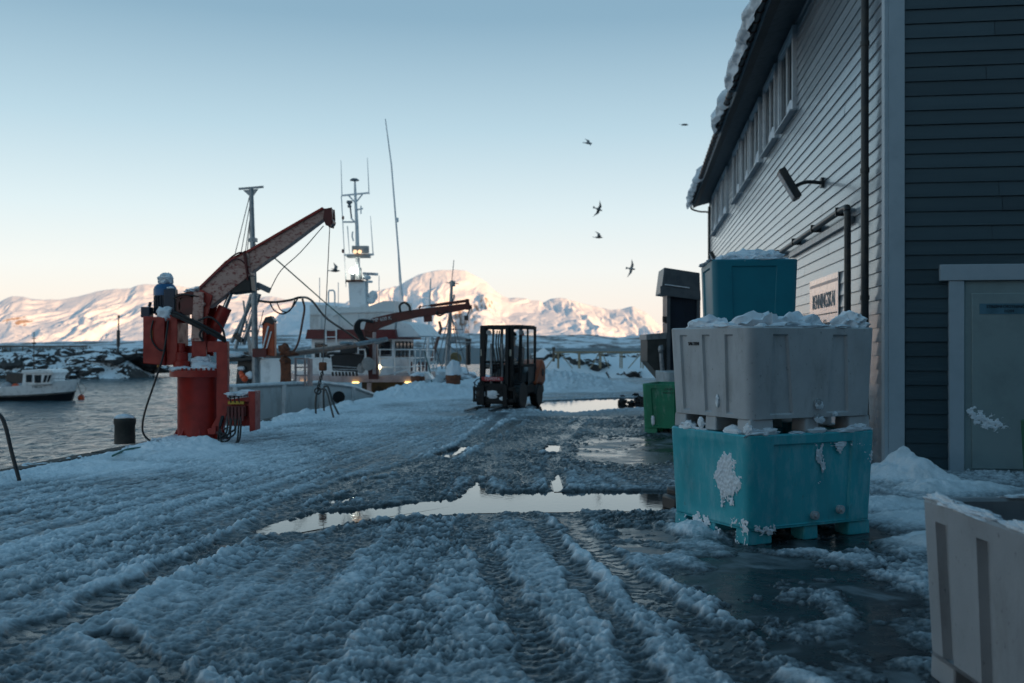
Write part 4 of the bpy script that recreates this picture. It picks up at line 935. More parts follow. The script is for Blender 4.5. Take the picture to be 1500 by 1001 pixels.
# boom: outer box, collar, inner box, tip
def boombox(tops, bots, dep, name, m, par, y0):
    b = MB(); poly = [C(*p, y0) for p in tops]+[C(*p, y0) for p in bots[::-1]]; b.prism(poly, (0, dep, 0)); return b.build(name, m, par, bevel=.008)
bo = boombox([(296, 424), (336, 385), (368, 368)], [(309, 452), (334, 433), (371, 404)], .30, 'boom', REDWORN, cr, -.17)
boombox([(360, 374), (421, 339), (476, 307.5), (488, 306.5)], [(360, 408), (424, 362), (477, 322), (487, 318)], .24, 'boom_extension', REDWORN, bo, -.14)
b = MB(); b.prism([C(478, 308, -.16), C(488.5, 306, -.16), C(489.5, 321, -.16), C(487, 334, -.16), C(480, 332, -.16), C(476, 323, -.16)], (0, .03, 0))
b.prism([C(478, 308, .10), C(488.5, 306, .10), C(489.5, 321, .10), C(487, 334, .10), C(480, 332, .10), C(476, 323, .10)], (0, .03, 0)); b.cyl(C(484, 326, -.14), C(484, 326, .12), .07, 14); b.build('boom_tip', DKRED, bo)
b = MB()
for p_, q_ in (((297, 423), (336, 385)), ((336, 385), (365, 370)), ((365, 371), (421, 338.5)), ((421, 338.5), (476, 307))): b.beam(C(*p_, -.02), C(*q_, -.02), .33, .035)
b.build('boom_top_plate', RED, bo)
b = MB(); b.beam(C(362, 371, -.195), C(367, 404, -.195), .02, .06); b.beam(C(350, 377, -.02), C(364, 369.5, -.02), .33, .02); b.tube(curvept([C(300, 420, -.1), C(330, 390, -.15), C(350, 374, -.18), C(362, 373, -.20), C(366, 385, -.21), C(367, 412, -.18)]), .014, 6)
b.tube(curvept([C(298, 425, -.2), C(335, 391, -.2), C(352, 381, -.2), C(366, 392, -.2), C(368, 416, -.1)]), .012, 6); b.beam(C(388, 357, 0), C(394, 352, 0), .1, .05); b.build('hose_collar', DKRED, bo)
b = MB(); b.blob(C(298, 423, 0), (.14, .16, .05), 2, .4, n=3); b.blob(C(282, 427, 0), (.12, .2, .04), 4, .4, n=3); b.blob(C(395, 352, 0), (.05, .06, .03), 7, .3); b.build('boom_snow', SNOW, bo, angle=70)
b = MB(); b.prism([C(341, 432, -.15), C(342, 418, -.15), C(352, 408, -.15), C(370, 404, -.15), C(372, 428, -.15)], (0, .3, 0)); b.build('valve_box', BLACK, bo, bevel=.02)
b = MB(); b.cyl(C(303, 512, 0), C(328, 455, 0), .095, 18); b.cyl(C(314, 487, 0), C(330, 450.5, 0), .112, 18); b.build('cylinder', RED, cr)
b = MB(); b.cyl(C(328, 455, 0), C(340, 424, 0), .04, 12); b.build('piston_rod', CHROME, cr)
# motor unit
b = MB(); b.prism([C(220, 532, -.32), C(251, 535, -.32), C(251, 466, -.32), C(220, 464, -.32)], (0, .62, 0)); b.prism([C(252, 535, -.27), C(268, 533, -.27), C(268, 462, -.27), C(252, 462, -.27)], (0, .55, 0)); tk = b.build('oil_tank', RED, cr, bevel=.012)
b = MB(); b.prism([C(230.5, 496, -.325), C(234, 496, -.325), C(234, 484, -.325), C(230.5, 484, -.325)], (0, .01, 0)); b.cyl(C(236, 538, -.1), C(236, 532, -.1), .03); b.build('level_gauge', mat('brass', (.35, .2, .05), .4, .5), tk)
b = MB(); b.box(tuple(C(248, 458, 0)), (.18, .3, .12)); b.beam(C(266, 512, .0), C(292, 512, .0), .10, .12); b.beam(C(266, 470, .05), C(300, 470, .05), .2, .07); b.build('tank_bracket', RED, cr)
b = MB(); mz = C(243, 462).z; mx_ = C(243, 462).x
b.lathe((mx_, YC, mz), [(.16, 0), (.17, .02), (.17, .32), (.15, .33)], 26)
for k in range(26):
    a = 2*math.pi*k/26; d = Vector((math.cos(a), math.sin(a), 0)); b.beam((mx_+d.x*.17, YC+d.y*.17, mz+.02), (mx_+d.x*.17, YC+d.y*.17, mz+.31), .012, .04, up=d)
b.build('motor', mat('dark_blue_paint', (.008, .025, .05), .4), cr)
b = MB(); b.lathe((mx_-.01, YC, mz+.32), [(.185, 0), (.185, .10), (.17, .14), (.13, .185), (.05, .195)], 26); b.build('motor_cap', BLUE, cr)
b = MB(); b.box(tuple(C(219, 458, -.1)), (.14, .2, .17)); b.cyl(C(222, 450, -.1), C(224, 443, -.1), .025); b.box(tuple(C(255, 441, -.15)), (.18, .16, .36)); b.build('terminal_box', mat('navy_box', (.012, .03, .06), .4), cr, bevel=.01)
b = MB(); b.blob(C(243, 410, 0), (.12, .12, .10), 8, .45, n=3); b.blob(C(244, 404, 0), (.06, .06, .05), 9, .4, n=3); b.blob(C(248, 461, -.22), (.14, .1, .12), 10, .4, n=3); b.blob(C(254, 423, -.15), (.06, .06, .025), 12, .3); b.build('motor_snow', SNOW, cr, angle=70)
# control column
b = MB(); b.prism([C(312, 516, -.30), C(312, 500, -.30), C(341, 500, -.30), C(341, 600, -.30), C(334, 626, -.30), C(318, 634, -.30), C(318, 622, -.30), C(325, 610, -.30), C(325, 516, -.30)], (0, .12, 0)); b.prism([C(313, 626, -.34), C(326, 622, -.34), C(325, 634, -.34), C(314, 634, -.34)], (0, .2, 0)); b.build('control_arm', RED, cr, bevel=.008)
b = MB(); b.prism([C(340, 588, -.30), C(372, 586, -.30), C(372, 622, -.30), C(340, 622, -.30)], (0, .05, 0)); b.prism([C(372, 572, -.36), C(382, 572, -.36), C(382, 628, -.36), C(374, 630, -.36)], (0, .34, 0)); b.prism([C(342, 584, -.36), C(374, 580, -.36), C(374, 587, -.36), C(342, 590, -.36)], (0, .3, 0)); vb = b.build('control_panel', RED, cr, bevel=.006)
b = MB(); b.box(tuple(C(356, 600, -.34)), (.30, .14, .16)); 
for k in range(5): b.box(tuple(C(346+k*5, 604, -.42)), (.035, .05, .22))
b.build('valve_bank', DKRED, vb)
b = MB(); b.box(tuple(C(356, 588, -.40)), (.25, .05, .045)); b.build('lever_plate', YELLOW, vb)
b = MB()
for k in range(3): b.cyl(C(349+k*6, 588, -.42), C(348+k*6, 578, -.44), .011, 8)
b.build('lever', BLACK, vb)
b = MB(); b.blob(C(352, 577, -.24), (.18, .14, .05), 13, .4, n=3); b.blob(C(368, 574, -.2), (.12, .14, .05), 14, .4, n=3); b.build('panel_snow', SNOW, vb, angle=70)
b = MB(); rs = random.Random(3)
for k in range(7):                           # hose loops under the valves
    x0 = 344+k*3.2; dpt = 634+rs.uniform(-3, 13); b.tube(curvept([C(x0, 606, -.42), C(x0+rs.uniform(-1, 3), 624, -.47), C(x0-1, dpt-3, -.50), C(x0-8-k*.6, dpt+2, -.50), C(336-k*.6, dpt-3, -.46), C(331+k*.3, 622, -.36), C(333+k*.5, 606, -.28)]), .015, 7)
for k in range(8):                           # bundle from tank to column
    dz = rs.uniform(-4, 4); b.tube(curvept([C(252+k, 462+dz*.5, -.2), C(266, 462+dz, -.3), C(285, 470+dz, -.36), C(306, 480+dz, -.36), C(328, 492+dz, -.33), C(338, 500+dz*.5, -.3)]), .018, 7)
b.tube(curvept([C(308, 500, -.36), C(304, 492, -.4), C(308, 484, -.4), C(316, 490, -.38)]), .018, 7)
b.tube(curvept([C(300, 470, -.34), C(318, 466, -.36), C(334, 480, -.36), C(339, 500, -.33)]), .018, 7)
b.tube(curvept([C(258, 440, -.2), C(266, 436, -.25), C(278, 433, -.3), C(300, 436, -.28)]), .012, 7)
b.build('hose', BLACK, cr)
b = MB(); b.tube(curvept([C(236, 470, -.35), C(233, 485, -.36), C(235, 500, -.36), C(244, 512, -.36), C(254, 514, -.36)]), .014, 7)
b.tube(curvept([C(256, 470, -.3), C(254, 500, -.36), C(250, 525, -.38), C(238, 560, -.36), C(224, 600, -.34), C(220, 625, -.34), C(226, 638, -.36), C(240, 645, -.4), (C(252, 649, -.4).x, YC-.5, .06)]), .017, 8); b.build('power_cable', BLACK, cr)
b = MB(); b.tube([C(483, 333), C(478, 440), C(473, 532)], .008, 6); b.tube(curvept([C(474, 331), C(440, 370), C(412, 396), C(386, 420, .5)], 4), .008, 5); b.build('wire', ROPEW, cr)
b = MB(); b.box(tuple(C(473, 537)), (.12, .1, .14)); hk = b.build('hook_block', RUST, cr, bevel=.02)
b = MB()
for k in range(9):                           # chain links
    p = C(472.5-k*.8, 545+k*3.1); b.tube([p+Vector((.022*math.cos(t_)*(1 if k % 2 else .2), .022*math.cos(t_)*(.2 if k % 2 else 1), .032*math.sin(t_))) for t_ in [2*math.pi*i/10 for i in range(11)]], .008, 5)
b.tube([C(465.5, 573)+Vector((.05*math.cos(t_), 0, .05*math.sin(t_))) for t_ in [2*math.pi*i/14 for i in range(15)]], .012, 6); b.build('chain', DARK, cr)

# ---------------------------------------------------------------- things on the quay edge
def hoop(pts, label, rad=.022):
    b = MB(); b.tube(curvept(pts, 7), rad, 9); o = b.build('ladder_handrail', DARK); tag(o, label, 'handrail', 'ladder handrails on the quay edge'); return o
hoop([P(463, 612, 21.6), P(462.5, 590, 21.6), P(465, 574, 21.6), P(472, 570, 21.5), P(478, 573, 21.4), P(483, 590, 21.2), P(489, 613, 21)], 'thin black bent handrail before the white hull, left of its twin')
hoop([P(475, 607, 22.6), P(474, 585, 22.6), P(474.5, 569, 22.6), P(477, 566, 22.5), P(481, 568, 22.4), P(488, 590, 22.2), P(497, 609, 22)], 'thin black bent handrail below the crane chain, right of its twin')
hoop([P(-40, 712, 11.3), P(-34, 650, 11.3), P(-22, 614, 11.3), P(-6, 606, 11.3), P(6, 618, 11.3), P(18, 665, 11.3), P(31, 713, 11.3)], 'dark bent pipe handrail sticking out of the snow at the left edge')
def bollard(px, py, r_, h_, m, lab, snow=1, cap=1.0):
    g = G(px, py); t_ = thing('bollard', (g.x, g.y, 0)); b = MB()
    b.lathe(g, [(r_*1.02, -.02), (r_, .03), (r_*.97, h_*.7), (r_*1.06, h_*.78), (r_*1.06, h_*.95), (r_*.95, h_)], 22); b.build('post', m, t_)
    b = MB(); b.blob((g.x, g.y, h_+.01), (r_*.95*cap, r_*.95*cap, .05+.12*snow*cap), px, .3, n=3, flat=.02); b.build('snow_cap', SNOW, t_, angle=70)
    return tag(t_, lab, 'bollard', 'mooring bollards on the quay')
bollard(183, 648, .165, .40, mat('dark_bollard', (.03, .034, .032), .6, col2=(.05, .05, .045)), 'dark round mooring bollard with thin snow cap, left of the red crane', .0)
bollard(612, 583, .20, .66, RUST, 'rusty bollard sunk in a snow bank in front of the railed boat', .3)
bollard(664, 577, .24, .62, RUST, 'rusty bollard under a big ball of snow, left of the forklift', 3.2, 1.1)
def rope(pts, r_, label, m=ROPEG, name='mooring_rope'):
    b = MB(); b.tube(curvept(pts, 7), r_, 6); return tag(b.build(name, m), label, 'rope', 'mooring ropes')
rope([G(165, 668, .12), G(185, 659, .10), G(205, 656, .10), G(228, 654, .12), G(245, 656, .1)], .014, 'green rope lying on the snow between dark bollard and red crane')
rope([P(512, 591, 27), P(520, 590, 26.5), P(530, 594, 26), P(537, 600, 25.4), P(548, 601, 25.2)], .03, 'short green rope end lying on the snow bank beside the white hull')
rope([P(560, 577, 31), P(580, 574, 31), P(600, 570, 32), P(612, 566, 33)], .022, 'green mooring rope from hull to the rusty bollard')
rope([P(634, 570, 34.2), P(630, 545, 36), P(622, 515, 38)], .022, 'green mooring rope slanting up to the boat railing')
rope([P(650, 556, 38), P(662, 553, 38), P(676, 556, 38), P(684, 562, 37)], .025, 'dark slack rope behind the snow topped bollard', BLACK)

# ---------------------------------------------------------------- fishing boat
fb = thing('fishing_boat', (-6.4, 31, -1.8)); tag(fb, 'white fishing boat with red trimmed wheelhouse and tall mast behind the red crane', 'boat', 'boats in the harbour')
out = [(-7.15, 22.7), (-6.42, 23), (-5.75, 25), (-5.2, 27), (-4.65, 29), (-4.2, 30.5), (-3.6, 34), (-3.35, 38), (-3.9, 42), (-5.7, 46.5), (-7.8, 43), (-8.6, 38), (-8.75, 31), (-8.3, 26.5), (-7.75, 23.6)]
top = [.62, .61, .59, .55, .36, .03, -.1, .0, .3, .9, .4, .1, .2, .55, .62]
cxh, cyh = -6.6, 32
def shrink(p, k, d=0.0):
    return (cxh+(p[0]-cxh)*k, cyh+(p[1]-cyh)*(1-(1-k)*.5))
rings = []
for kz, kk in ((-2.7, .80), (-1.9, .93), (-1.2, .985)): rings.append([(*shrink(p, kk), kz) for p in out])
rings.append([(*p, z_) for p, z_ in zip(out, top)]); rings.append([(*shrink(p, .962), z_) for p, z_ in zip(out, top)]); rings.append([(*shrink(p, .955), min(-.4, z_-.05)) for p, z_ in zip(out, top)])
b = MB(); nO = len(out); vs = [v for r_ in rings for v in r_]; fs = []
for i in range(len(rings)-1):
    for k in range(nO): fs.append((i*nO+k, i*nO+(k+1) % nO, (i+1)*nO+(k+1) % nO, (i+1)*nO+k))
fs.append(tuple(range((len(rings)-1)*nO, len(rings)*nO))); fs.append(tuple(range(nO-1, -1, -1)))
b.add(vs, fs); hull = b.build('hull', HULLW, fb, angle=50)
b = MB(); b.tube([(*p, z_+.02) for p, z_ in zip(out, top)]+[(*out[0], top[0]+.02)], .055, 8)
for i in range(0, 6):
    p = Vector((*out[i], top[i])); b.beam(p+Vector((.03, -.03, 0)), Vector((*shrink(out[i], .99), -1.2))+Vector((.03, -.03, 0)), .09, .07)
b.build('rub_rail', WHITE, hull)
b = MB(); p = P(496, 582, 27.6); b.lathe(p, [(.0, 0), (.13, 0), (.17, .02), (.17, .05)], 18, (R(90), 0, R(20))); b.build('fairlead', BLACK, hull)
Yp = 34.0
b = MB(); b.prism([P(438, 550, Yp), P(602, 550, Yp), (-3.15, 41.0, .5), (-9.2, 41.0, .5), ], (0, 0, -.24)); pl = b.build('upper_deck', PINKW, fb, bevel=.02)
b = MB(); b.beam(P(541, 561, Yp+.1), P(541, 590, Yp+.1), .14, .14); b.beam(P(600, 561, Yp+.1), P(600, 590, Yp+.1), .1, .1); b.beam(P(455, 561, Yp+.1), P(455, 590, Yp+.1), .14, .14); b.build('deck_post', PINKW, pl)
b = MB(); b.prism([P(530, 560, Yp+.6), P(625, 560, Yp+.6), P(625, 592, Yp+.6), P(530, 592, Yp+.6)], (0, .1, 0)); b.build('under_deck_hull_side', mat('yellow_lit_paint', (.16, .10, .035), .6, col2=(.05, .035, .02), scale=2), fb)  # hull side under the deck; the yellow light on it is put into this colour
LAMPW = glow('warm_lamp', (1.0, .80, .45), 4.0)
for px in (495+26, 598, 440+4, 612):
    b = MB(); b.box(tuple(P(px, 560.5, Yp-.05)), (.22, .08, .05)); b.build('deck_light', glow('warm_deck_lamp', (1, .66, .22), 2.2) if 'warm_deck_lamp' not in MAT else MAT['warm_deck_lamp'], fb)
# wheelhouse
Yw = 36.0
def Wp(px, py, dy=0): return P(px, py, Yw)+Vector((0, dy, 0))
WHD = Vector((.50, 2.45, 0))
b = MB(); b.prism([Wp(456, 496), Wp(576, 496), Wp(576, 552), Wp(456, 552)], WHD); wh = b.build('wheelhouse', WHITE, fb, bevel=.02)
b = MB(); b.prism([Wp(449, 497, -.25), Wp(582, 497, -.25), Wp(579, 483, -.25), Wp(452, 483, -.25)], WHD*1.25); b.build('roof_band', mat('deep_red_band', (.16, .02, .022), .45), wh, bevel=.015)
b = MB(); b.prism([Wp(454, 484), Wp(578, 484), Wp(578, 441), Wp(562, 441), Wp(540, 449), Wp(507, 451), Wp(480, 452), (Wp(478, 447)), Wp(454, 447)], WHD*.85)
b.beam(Wp(500, 458, -.03), Wp(578, 456, -.03), .05, .05); b.beam(Wp(454, 461, -.03), Wp(482, 461, -.03), .05, .05); b.beam(Wp(500, 458, -.03), Wp(488, 463, -.03), .05, .05)
for px in (470, 496, 524, 553): b.beam(Wp(px, 484, -.03), Wp(px, 460, -.03), .035, .035)
b.build('bridge_parapet', HULLW, wh)
b = MB(); b.prism([Wp(580, 494), Wp(608, 493), Wp(615, 492), Wp(600, 475), Wp(582, 470)], WHD*1.15); b.build('visor_roof', WHITE, wh)
def wwin(pts, off):
    b = MB(); n_ = Vector(off); b.prism(pts, n_); o = b.build('window', PANE, wh, bevel=.03)
    c = sum((Vector(p) for p in pts), Vector())/len(pts); f = MB()
    q_ = [c+(Vector(p)-c)*1.12+n_*.6 for p in pts]
    f.tube(q_+[q_[0]], .025, 6); f.build('window_frame', DARK, o)
wwin([Wp(463, 524, -.03), Wp(478, 524, -.03), Wp(478, 504, -.03), Wp(463, 504, -.03)], (0, .05, 0))
wwin([Wp(527, 522, -.03), Wp(534, 522, -.03), Wp(534, 502, -.03), Wp(527, 502, -.03)], (0, .05, 0))
wwin([Wp(556, 520, -.03), Wp(572, 520, -.03), Wp(572, 500, -.03), Wp(556, 500, -.03)], (0, .05, 0))
sb = Wp(576, 520); sdx = WHD/2.5
for k in range(5):
    a = sb+WHD*(.10+k*.18)+Vector((-.02, 0, -.05)); c = sb+WHD*(.22+k*.18)+Vector((-.02, 0, -.05))
    wwin([a, c, c+Vector((0, 0, .5)), a+Vector((0, 0, .5))], (.05, -.01, 0))
b = MB()
for px in (480, 495): b.beam(Wp(px, 482, -.34), Wp(px, 505, -.34), .05, .03)
for py in (484, 494, 504): b.beam(Wp(480, py, -.34), Wp(495, py, -.34), .04, .03)
for px, h_ in ((462, 405), (490, 412), (551, 402)): b.beam(Wp(px, 449, .8), Wp(px, h_, .8), .025, .025)
b.tube(curvept([Wp(479, 450, .3), Wp(479, 428, .3), Wp(483, 425, .3), Wp(488, 428, .3), Wp(488, 450, .3)], 4), .03, 6)
b.build('ladder_frame', WHITE, wh)
# funnel, mast and aerials
Ym = 36.9
def Mp(px, py, dy=0): return P(px, py, Ym)+Vector((0, dy, 0))
b = MB(); b.prism([Mp(512, 452), Mp(537, 452), Mp(534, 412), Mp(510, 412)], (0, .7, 0)); b.build('mast_housing', WHITE, fb, bevel=.03)
b = MB(); b.prism([Mp(507, 413, -.1), Mp(532, 413, -.1), Mp(532, 410.5, -.1), Mp(507, 410.5, -.1)], (0, .9, 0)); b.build('housing_cap', RUST, fb)
b = MB(); b.tube([Mp(523, 412, .3), Mp(521, 330, .3), Mp(518.5, 280, .3), Mp(518, 262, .3)], .085, 10, .03)
b.beam(Mp(499, 285, .3), Mp(539, 281, .3), .06, .06); b.beam(Mp(501, 324, .3), Mp(522, 324, .3), .06, .06); b.beam(Mp(502, 373, .3), Mp(546, 372, .3), .08, .08)
b.tube([Mp(508, 284, .3), Mp(519, 296, .3)], .03, 6); b.tube([Mp(530, 282, .3), Mp(519, 296, .3)], .03, 6)
b.tube([Mp(512, 318, .3), Mp(520, 326, .3)], .03, 6); b.tube([Mp(527, 312, .3), Mp(527, 300, .3)], .025, 6); b.tube([Mp(521, 306, .3), Mp(530, 304, .3)], .03, 6)
b.tube(curvept([Mp(516, 352, .3), Mp(514, 345, .3), Mp(515, 338, .3)], 3), .03, 6)
b.build('mast', WHITE, fb)
b = MB(); b.lathe(Mp(517.5, 263, .3), [(.17, 0), (.17, .03), (.10, .08), (.02, .09)], 18); b.lathe(Mp(510, 303, .3), [(.05, 0), (.08, .05), (.05, .12), (.12, .2), (.10, .26)], 12); b.cyl(Mp(511, 300, .3), Mp(513, 318, .3), .03, 8); b.build('dome_antenna', mat('grey_dome', (.24, .26, .28), .5), fb)
b = MB()
for pts in ([(499, 285), (497.5, 233)], [(539, 283), (536.5, 229)], [(563, 172), (572, 240), (588, 440)], [(582, 375), (585, 445)], [(545, 372), (541, 315)], [(498, 285), (505, 420)], [(507, 330), (510, 371)]):
    b.tube([Mp(*q_, .3) for q_ in pts], .022, 5, .010)
b.tube([Mp(563, 172, .3), Mp(572, 240, .3), Mp(588, 440, .3)], .02, 6, .04)
b.cyl(Mp(580, 318, .3), Mp(580.6, 324, .3), .06, 8); b.build('aerial', WHITE, fb)
b = MB(); b.box(tuple(Mp(524, 375, .3)), (.85, .4, .09)); b.box(tuple(Mp(527, 365, .2)), (.62, .22, .26)); b.box(tuple(Mp(506, 408, .1)), (.04, .04, .4)); b.box(tuple(Mp(528, 404, .1)), (.05, .05, .6)); b.build('lamp_platform', STEEL, fb, bevel=.02)
b = MB()
for px in (520, 527): b.lathe(Mp(px, 369, .05), [(.0, 0), (.06, 0), (.075, .04)], 12, (R(90), 0, 0))
b.build('floodlight', glow('warm_flood', (1, .62, .35), 1.1), fb)
b = MB(); b.blob(Mp(516.5, 397, .0), (.12, .08, .105), 1, 0.02, n=2); b.build('mast_lamp', glow('white_lamp', (.95, 1.0, .86), 16.0), fb)
b = MB(); b.cyl(Mp(516.5, 400, .1), Mp(516.5, 411, .1), .09, 10); b.build('lamp_stand', STEEL, fb)
b = MB(); b.box(tuple(Mp(541.5, 401, .2)), (.58, .12, .10), (0, R(3), 0)); rd = b.build('radar_bar', WHITE, fb, bevel=.03)
text('FURUNO', .10, Mp(541, 402, .13), (1, 0, -.05), (0, 0, 1), 'lettering', NAVY, rd)
b = MB(); b.lathe(Mp(535, 409, .2), [(.16, 0), (.19, .06), (.17, .12), (.08, .16)], 16); b.lathe(Mp(540, 414, .2), [(.1, 0), (.14, .04), (.1, .08)], 12); b.blob(Mp(545, 433, .3), (.18, .18, .20), 3, .02); b.blob(Mp(541, 440, .3), (.2, .18, .14), 4, .02); b.cyl(Mp(536, 452, .3), Mp(536, 409, .3), .05, 8); b.build('radar_dome', WHITE, fb)
b = MB(); b.blob(Mp(500.5, 318, .3), (.05, .05, .08), 5, .05); b.blob(Mp(500.5, 367, .3), (.05, .05, .08), 6, .05); b.build('signal_lamp', DKRED, fb)
# railings of the upper deck
b = MB(); A_ = P(447, 550, Yp); B_ = P(600, 550, Yp); E_ = Vector((-3.2, 40.8, .5)); hts = (.28, .58, .88)
for h_ in hts:
    b.tube([A_+Vector((0, .05, h_)), B_+Vector((-.05, .05, h_)), E_+Vector((0, 0, h_))], .022, 6)
for k in range(8):
    p = A_.lerp(B_, k/7)+Vector((0, .05, 0)); b.tube([p, p+Vector((0, 0, .9))], .022, 6)
for k in range(1, 6):
    p = B_.lerp(E_, k/5); b.tube([p, p+Vector((0, 0, .9))], .022, 6)
b.tube([P(586, 545, Yp-.3), P(596, 542, Yp-.3), P(602, 551, Yp-.3)], .03, 6); b.tube([P(545, 552, Yp-.3), P(586, 545, Yp-.3)], .03, 6)
b.build('railing', WHITE, fb)
b = MB(); b.prism([P(600, 548, 35), P(626, 546, 35), P(634, 557, 35), P(603, 559, 35)], (0, 1.2, 0)); b.build('tarpaulin', WHITE, fb, bevel=.05)
b = MB(); b.cyl(P(553, 552, Yp), P(553, 536, Yp), .04, 8); b.build('lamp_post', WHITE, fb)
b = MB(); b.blob(P(555, 538, Yp-.1), (.085, .06, .085), 1, .02, n=2); b.build('deck_lamp', LAMPW, fb)
b = MB()
for k in range(5): b.box(tuple(P(603+k*5.5, 537, 37.5)), (.06, .06, .35))
b.build('fire_box', DKRED, fb)
# knuckle crane
Yk = 33.3
def K(px, py, dy=0): return P(px, py, Yk)+Vector((0, dy, 0))
b = MB(); b.prism([K(540, 556), K(554, 556), K(551, 500), K(541, 478), K(533, 482)], (0, .35, 0)); kc = b.build('knuckle_crane', BROWNRED, fb, bevel=.02)
b = MB(); b.prism([K(533, 484, -.03), K(544, 488, -.03), K(556, 481, -.03), K(580, 472, -.03), K(612, 465, -.03), K(655, 459, -.03), K(688, 452, -.03), K(688, 444, -.03), K(655, 448, -.03), K(612, 453, -.03), K(580, 458, -.03), K(546, 466, -.03), K(536, 472, -.03)], (0, .28, 0)); kb = b.build('crane_boom', BROWNRED, kc, bevel=.012)
b = MB(); b.beam(K(630, 448, .1), K(682, 441, .1), .10, .10); b.box(tuple(K(684.5, 446, .1)), (.12, .3, .36)); b.box(tuple(K(688, 450, .1)), (.14, .2, .14)); b.beam(K(613, 452, .1), K(616, 448, .1), .1, .06); b.beam(K(614, 449.5, .1), K(632, 447, .1), .03, .03); b.prism([K(620, 459), K(632, 458), K(633, 471), K(621, 472)], (0, .25, 0)); b.prism([K(600, 464), K(611, 463), K(610, 465.5), K(602, 466)], (0, .2, 0)); b.build('crane_box', BROWNRED, kc, bevel=.01)
b = MB(); b.cyl(K(549, 487, -.1), K(549, 548, -.1), .06, 8); b.build('crane_leg', PINKW, kc)
b = MB()
for k in range(3): b.tube(curvept([K(541+k*3, 470+k, -.1), K(527+k*2, 470, -.15), K(521+k*3, 480, -.15), K(526+k*3, 492, -.12), K(540, 512+k*4, -.1)]), .045, 6)
b.tube(curvept([K(587, 458, -.08), K(586, 448, -.08), K(593, 443.5, -.08), K(600, 449, -.08), K(601, 456, -.08)]), .04, 6); b.tube(curvept([K(641, 456, -.06), K(640, 460, -.08), K(645, 462.5, -.08), K(656, 456, -.06)]), .03, 6)
b.build('crane_hose', BLACK, kc)
b = MB(); b.tube([K(688, 452, .1), K(684, 463, .1)], .02, 5); b.box(tuple(K(683, 466, .1)), (.14, .14, .16)); b.tube([K(686, 468, .1), K(689, 530, .1)], .008, 4); b.build('crane_hook', DARK, kc)
text('TMP 600 K', .17, K(558, 470.5, -.045), (1, 0, .16), (-.16, 0, 1), 'lettering', WINK, kb, sx=.95)
# hauling machine and derrick
Yn = 32.5
b = MB(); b.prism([P(487, 543, Yn), P(526, 545, Yn), P(529, 520, Yn), P(500, 516, Yn), P(485, 522, Yn)], (0, .7, 0)); b.cyl(P(512, 518, Yn+.3), P(512, 505, Yn+.3), .16, 14); b.box(tuple(P(511, 512, Yn)), (.5, .4, .25))
for k in range(8): b.cyl(P(488+k*5, 551, Yn+.2), P(487+k*5, 545, Yn+.2), .04, 6)
b.tube(curvept([P(484, 524, Yn), P(480, 521, Yn), P(484, 518, Yn), P(500, 518, Yn)]), .05, 6); b.build('net_hauler', BLACK, fb, bevel=.02)
b = MB(); b.beam(P(487, 536, Yn-.03), P(526, 539, Yn-.03), .03, .03); b.beam(P(487, 541, Yn-.03), P(526, 542, Yn-.03), .03, .03); b.build('hauler_rail', STEEL, fb)
b = MB(); b.lathe(P(538, 534, Yn), [(.05, 0), (.20, .05), (.22, .12), (.2, .2), (.05, .25)], 18, (R(80), R(10), R(20))); b.blob(P(529, 540, Yn), (.14, .14, .16), 3, .3); b.build('hauler_drum', mat('stained_drum', (.38, .33, .31), .5), fb)
b = MB(); b.tube([P(338, 519, 26.0), P(410, 521, 27.2), P(470, 513, 29.5), P(525, 505, 31.8)], .085, 10); b.build('derrick_pole', mat('brown_pole', (.20, .115, .085), .35, col2=(.10, .07, .06)), fb)
b = MB(); b.tube([P(515, 506, 31.4), P(566, 497, 33)], .075, 10); b.prism([P(535, 494, 32.8), P(570, 499, 32.8), P(552, 505, 32.8)], (0, .1, 0)); b.blob(P(508, 503, 31.2), (.25, .2, .07), 5, .3); b.build('pole_sleeve', STEEL, fb)
# aft deck gear
Ya = 25.5
def Ap(px, py, dy=0): return P(px, py, Ya)+Vector((0, dy, 0))
b = MB(); b.prism([Ap(381, 567), Ap(412, 567), Ap(412, 526), Ap(381, 526)], (-.1, 1.1, 0)); b.prism([Ap(372, 567, .1), Ap(381, 567, .1), Ap(381, 524, .1), Ap(374, 524, .1)], (0, .3, 0)); b.build('deck_cabin', WHITE, fb, bevel=.02)
b = MB(); b.blob(Ap(389, 558, -.02), (.1, .03, .16), 2, .4); 
b = MB(); b.tube([Ap(374, 575), Ap(372.5, 430), Ap(370, 350), Ap(368, 276)], .085, 12, .055); b.beam(Ap(350, 277), Ap(386, 274), .06, .05); b.prism([Ap(356, 279), Ap(378, 277), Ap(371, 287), Ap(366, 288)], (0, .04, 0)); b.box(tuple(Ap(371, 352)), (.2, .12, .1)); b.build('aft_mast', STEEL, fb)
b = MB()
for a, c in (((367, 282), (338, 398)), ((368, 290), (350, 388)), ((369, 300), (358, 380)), ((366, 330), (362, 372)), ((370, 355), (395, 372)), ((371, 445), (352, 505)), ((371, 520), (386, 455))): b.tube([Ap(*a), Ap(*c)], .011, 5)
b.build('stay', ROPEW, fb)
b = MB()
for a, c in (((371, 428), (334, 502)), ((376, 430), (352, 505)), ((364, 430), (340, 512))): b.cyl(Ap(*a, .3), Ap(*c, .3), .05, 8)
b.beam(Ap(340, 485, .3), Ap(374, 485, .3), .06, .06); b.beam(Ap(356, 470, .3), Ap(366, 524, .3), .05, .05); b.beam(Ap(352, 440, .3), Ap(362, 524, .3), .04, .04); b.build('gallows', STEEL, fb)
